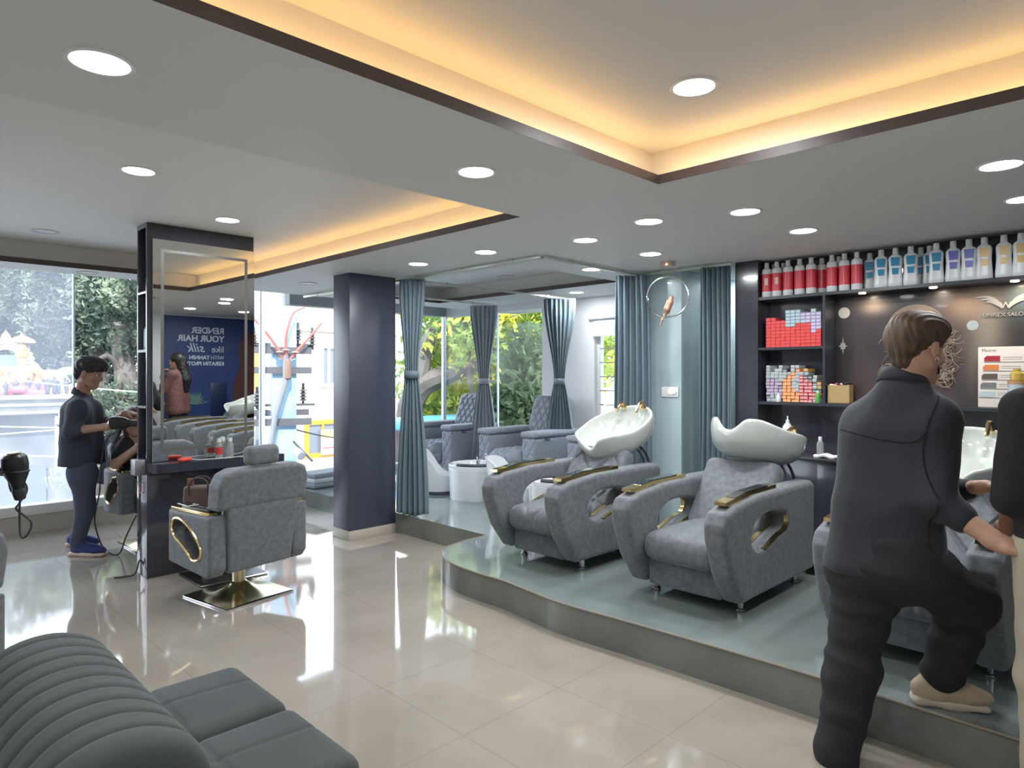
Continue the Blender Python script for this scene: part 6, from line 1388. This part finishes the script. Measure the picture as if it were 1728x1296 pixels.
# hairdryer he holds
def dryer(label, loc, f, dn, cable):
    """barrel along f, grip along dn"""
    t = thing('hair_dryer', label, 'hair dryer', tuple(loc)); f = nrm(f); dn = nrm(np.asarray(dn)-f*(np.asarray(dn)@f)); s = np.cross(f, dn)
    M = Matrix([[s[0], dn[0], f[0]], [s[1], dn[1], f[1]], [s[2], dn[2], f[2]]]).to_4x4()
    MB().lathe([(.001, -.085), (.040, -.080), (.052, -.068), (.055, -.03), (.048, .02), (.032, .055), (.026, .085), (.001, .085)], n=28, M=M).build('barrel', M_BLACK, t)
    MB().lathe([(.026, .084), (.029, .10), (.024, .135), (.018, .14), (.001, .14)], n=20, M=M).build('nozzle', mat('nozzle_dark', (.03, .03, .032), .3), t)
    m = MB().tube([v3(0, 0, 0)+dn*.03, dn*.09-f*.008, dn*.165-f*.02], [.021, .019, .017], 14); m.build('grip', M_BLACK, t)
    MB().lathe([(.001, -.088), (.030, -.090), (.032, -.086)], n=24, M=M).build('rear_grille', M_GOLD if cable == 'gold' else M_CHROME, t)
    return t
hd = dryer('black hair dryer held by the stylist in slate shirt', at(205, 714, 5.36), f*.99+v3(0, 0, -.02), v3(-.2, -.2, -.7)-f*.75, '')
o = MB().tube(spline([at(196, 728, 5.36), at(180, 742, 5.45), at(172, 775, 5.5), at(168, 830, 5.5), at(160, 880, 5.6), at(175, 925, 5.6), at(200, 935, 5.55), at(213, 905, 5.5), at(230, 870, 5.45)], 8), .006, 7).build('dryer_cable', M_WB); props(o, 'long black cable hanging from held hair dryer down to the floor', 'cable')
o = MB().tube(spline([at(250, 955, 4.98)+v3(-.02, 0, 0), at(236, 945, 4.96), at(228, 968, 4.95), at(210, 973, 4.93), at(193, 975, 4.93)], 8), .006, 6).build('flat_strap', M_WB); props(o, 'black strap lying on the floor at the foot of the mirror column', 'strap')
# hanging hair dryer at the left edge
p0 = at(27, 795, 3.2); hd = dryer('black hair dryer hanging nozzle down from a holder at the left edge of the view', p0, v3(.12, 0, -1), v3(-.8, .6, -.5), 'gold')
tt = thing('dryer_holder', 'dark ring holder arm on the left column carrying the hanging hair dryer', 'holder', (0.35, 3.93, p0[2]))
dd = p0-v3(.35, 3.93, p0[2]); MB().tube([(0, 0, 0), tuple(dd*.6), tuple(dd*(1-.05/np.linalg.norm(dd)))], .010, 8).build('arm', M_BLACK, tt)
MB().tube([tuple(dd+v3(.05*math.cos(a), .05*math.sin(a), 0)) for a in np.linspace(0, 2*PI, 24, endpoint=False)], .006, 8, closed=True).build('ring', M_BLACK, tt)
o = MB().tube(spline([at(12, 795, 3.2), at(20, 830, 3.25), at(40, 815, 3.25), at(45, 830, 3.3), at(32, 850, 3.3), at(28, 860, 3.3), at(52, 880, 3.3), at(48, 900, 3.3), at(35, 905, 3.3), at(33, 860, 3.3), at(36, 812, 3.25)], 8), .005, 6).build('dryer_cable', M_WB); props(o, 'looped black cable of the hair dryer hanging at left edge', 'cable')

# ---- seated customer behind the column
org = np.array([1.99, 6.42, 0]); t = thing('person', 'seated customer in black top mostly hidden behind the mirror column', 'person', tuple(org))
f = v3(0, -1, 0); r_ = np.cross(f, v3(0, 0, 1)); G = lambda a, b, z: org+r_*a+f*b+v3(0, 0, z)
hc = at(226, 712, 5.85); hp, Q, HR = head_prims(hc, v3(.15, -1, -.1)); nk = v3(hc[0]+.03, hc[1]+.03, hc[2]-.13)
sR, sL = G(.19, -.12, .955), G(-.17, -.12, .955); eR = at(194, 784, 5.62); wR = at(236, 752, 5.42); eL, wL = G(-.27, .02, .76), G(-.12, .20, .80)
hR, hL, kR, kL, aR, aL = G(.09, 0, .62), G(-.09, 0, .62), G(.09, .36, .66), G(-.09, .36, .66), G(.09, .42, .30), G(-.09, .42, .30)
merged('body', [(hp+[rc(nk, Q(0, -.02, -.06), .05, .045, k=.03)], .007, 1), ([limb(nk, G(0, -.04, .62), .09, .10), limb(sL, sR, .045, .045), limb(sR, eR, .042, .038), limb(sL, eL, .042, .036), limb(hR, kR, .07, .05), limb(kR, aR, .048, .036), limb(hL, kL, .07, .05), limb(kL, aL, .048, .036)], .012, 1),
       ([limb(eR, wR, .040, .026)]+hand_prims(wR, wR-eR, v3(0, -.3, -1), v3(-1, -.3, 0), .5, .92), .0045, 1), ([limb(eL, wL, .036, .024)]+hand_prims(wL, f, v3(0, 0, -1), -r_, .4, .92), .0045, 1)], M_SKIN, t, org); eyes(t, org, Q)
sdf_obj('top', [limb(G(.08, -.08, .90), G(.06, -.02, .62), .11, .12, .05), limb(G(-.08, -.08, .90), G(-.06, -.02, .62), .11, .12, .05), limb(sR, nk, .058, .05, .05), limb(sL, nk, .058, .05, .05), limb(sR, sR+(eR-sR)*.75, .066, .062, .04), limb(sL, sL+(eL-sL)*.7, .066, .06, .04)], .010, mat('black_tee', (.018, .019, .022), .85, bump=.2, bscale=12), t, org, 2, wr(21, .005, 12))
sdf_obj('trousers', [limb(hR, kR, .095, .07, .04), limb(kR, aR, .065, .055, .03), limb(hL, kL, .095, .07, .04), limb(kL, aL, .065, .055, .03), limb(hL, hR, .1, .1, .05)], .011, M_TROU, t, org)
sdf_obj('hair', [el(Q(0, -.018, .045), (.086, .108, .090), HR, .01), rc(Q(0, -.06, 0), Q(.0, -.07, -.12), .075, .05, k=.03), rc(Q(-.06, -.02, -.02), Q(-.05, 0, -.14), .035, .025, k=.03), rc(Q(.06, -.02, -.02), Q(.05, 0, -.14), .035, .025, k=.03), el(Q(0, .095, -.03), (.06, .075, .11), HR, .012, 's')], .006, mat('auburn_hair', (.10, .045, .03), .5), t, org, 0, strands(Q, .003, 160))
for s in (-1, 1): shoe('shoe', t, org, G(s*.09, .32, 0), G(s*.09, .56, 0), M_BLACK, M_WPLAS, .245)
t = thing('footrest', 'steel footrest bar under feet of the seated customer', 'footrest', (1.99, 5.98, 0))
box_obj('plate', (-.2, -.13, .225), (.2, .13, .243), M_CHROME, t, .004); MB().tube([(-.15, .12, .23), (-.15, .28, .30)], .012, 8).tube([(.15, .12, .23), (.15, .28, .30)], .012, 8).build('arms', M_CHROME, t); MB().tube([(-.15, -.1, .226), (-.15, -.1, 0)], .012, 8).tube([(.15, -.1, .226), (.15, -.1, 0)], .012, 8).build('legs', M_CHROME, t)
# cape hanging over the chair side
V = []; F = []; nu, nv = 30, 26; A = at(172, 742, 6.02); B_ = at(204, 738, 5.86)
for j in range(nv+1):
    for i in range(nu+1):
        u, v = i/nu, j/nv; p = A+(B_-A)*u; p = p+v3(-.035*v, -.01*v, .06*math.sin(PI*u)*(1-v)-.40*v*(1-.25*abs(u-.3)))+v3(.02, -.02, 0)*math.sin(u*16+2*v)*v; V.append(p)
F = [(j*(nu+1)+i, j*(nu+1)+i+1, (j+1)*(nu+1)+i+1, (j+1)*(nu+1)+i) for j in range(nv) for i in range(nu)]
o = mesh_obj('salon_cape', V, F, M_SHIRT); so = o.modifiers.new('thickness', 'SOLIDIFY'); so.thickness = .01; props(o, 'black salon cape draped over the back of customer chair', 'cape')

# ---- woman reflected in the column mirror
org = np.array([3.59, .10, .184]); t = thing('person', 'person in maroon tunic with long black hair, hand at mouth, reflected in the mirror', 'person', tuple(org))
f = nrm(v3(-.70, -.71, 0)); r_ = np.cross(f, v3(0, 0, 1)); G = lambda a, b, z: org+r_*a+f*b+v3(0, 0, z)
hc = G(0, .03, 1.47); hp, Q, HR = head_prims(hc, nrm(f*.97-v3(0, 0, .1)), s=.96); nk = G(0, -.01, 1.32)
sR, sL = G(.17, 0, 1.27), G(-.17, 0, 1.27); eR, wR = G(.20, .12, 1.03), G(.06, .21, 1.25); eL, wL = G(-.22, .03, 1.0), G(-.02, .22, 1.0)
merged('body', [(hp+[rc(nk-v3(0, 0, .04), Q(0, -.03, -.06), .05, .045, k=.03)], .007, 1), ([limb(nk-v3(0, 0, .05), G(0, 0, .85), .09, .10), limb(sL, sR, .045, .045), limb(sR, eR, .04, .034), limb(sL, eL, .04, .034), limb(G(.08, 0, .85), G(.09, .01, .45), .07, .05), limb(G(.09, .01, .45), G(.09, 0, .07), .048, .035), limb(G(-.08, 0, .85), G(-.09, .01, .45), .07, .05), limb(G(-.09, .01, .45), G(-.09, 0, .07), .048, .035)], .012, 1),
       ([limb(eR, wR, .034, .024)]+hand_prims(wR, v3(0, 0, 1)+f*-.35-r_*.2, -f, -r_, 1.0, .9), .005, 1), ([limb(eL, wL, .034, .024)]+hand_prims(wL, r_*.8+f*.3, -f, v3(0, 0, 1), .5, .9), .005, 1)], M_SKIN2, t, org); eyes(t, org, Q)
M_MAR = mat('maroon_tunic', (.12, .045, .045), .85, col2=(.20, .10, .09), cscale=45)
sdf_obj('tunic', [limb(G(.08, 0, 1.22), G(.09, 0, .75), .10, .13, .05), limb(G(-.08, 0, 1.22), G(-.09, 0, .75), .10, .13, .05), limb(sR, nk-v3(0, 0, .02), .055, .05, .05), limb(sL, nk-v3(0, 0, .02), .055, .05, .05), limb(sR, eR, .064, .054, .04), limb(eR, eR+(wR-eR)*.35, .05, .046, .02), limb(sL, eL, .064, .054, .04), limb(eL, eL+(wL-eL)*.6, .05, .044, .02), half((0, 0, -1), -(.184+.68))], .011, M_MAR, t, org, 2, wr(31, .004, 10))
sdf_obj('trousers', [limb(G(.09, 0, .80), G(.09, .01, .45), .10, .075, .05), limb(G(.09, .01, .45), G(.09, 0, .10), .07, .055, .03), limb(G(-.09, 0, .80), G(-.09, .01, .45), .10, .075, .05), limb(G(-.09, .01, .45), G(-.09, 0, .10), .07, .055, .03)], .012, M_TROU, t, org)
sdf_obj('hair', [el(Q(0, -.022, .042), (.090, .108, .088), HR, .01), rc(Q(0, -.07, 0), Q(0, -.12, -.30), .080, .07, k=.05), rc(Q(0, -.12, -.30), Q(0, -.11, -.46), .07, .04, k=.04), el(Q(0, .09, -.05), (.084, .080, .105), HR, .012, 's')], .008, mat('black_hair', (.012, .010, .010), .45), t, org, 0, strands(Q, .003, 160))
MB().tube([wL-org+(v3(0, 0, 1)*math.sin(a)+f*math.cos(a))*.030 for a in np.linspace(0, 2*PI, 20, endpoint=False)], .006, 6, closed=True).build('watch', M_BLACK, t)
for s in (-1, 1): shoe('shoe', t, org, G(s*.09, -.07, 0), G(s*.10, .15, 0), M_BLACK, M_WPLAS, .185)

# ---- handbag on the salon chair seat, phone on its arm
t = thing('handbag', 'small brown leather handbag with looped handles on the salon chair seat', 'handbag', (1.735, 4.755, .541), R_(-35))
M_BAG = mat('brown_leather', (.13, .085, .075), .45)
V, F = soft_box((.22, .09, .20), .02, 16); V[:, 0] *= 1-.25*(V[:, 2]/.2+.5)*.4; mesh_obj('body', V+v3(0, 0, .10), F, M_BAG, t)
for s in (-1, 1):
    MB().tube(spline([(-.06, s*.048, .14), (-.06, s*.05, .21), (-.03, s*.045, .25), (.03, s*.045, .25), (.06, s*.05, .21), (.06, s*.048, .14)], 6), .006, 8).build('handle', mat('dark_handle', (.06, .04, .038), .4), t)
    for x in (-.06, .06): MB().lathe([(.001, 0), (.009, 0), (.009, .006)], n=14, M=Matrix.Rotation(-s*PI/2, 4, 'X'), c=(x, s*.047, .155)).build('ring_stud', M_CHROME, t)
MB().box(-.085, -.045, -.012, .012, .18, .25, .006).build('strap_end', mat('rust_leather', (.20, .075, .045), .5), t)
t = thing('phone', 'dark phone in pale case lying on left arm of the salon chair', 'phone', (1.915-.305*math.cos(R_(10))-.02, 4.555-.305*math.sin(R_(10))+.02, .615+.036), R_(4))
MB().box(-.037, .037, -.075, .075, 0, .007, .003).build('case', M_WPLAS, t); MB().box(-.033, .033, -.07, .07, .0065, .009, .002).build('screen', mat('screen_black', (.01, .01, .015), .1), t)
t.location.y += .06
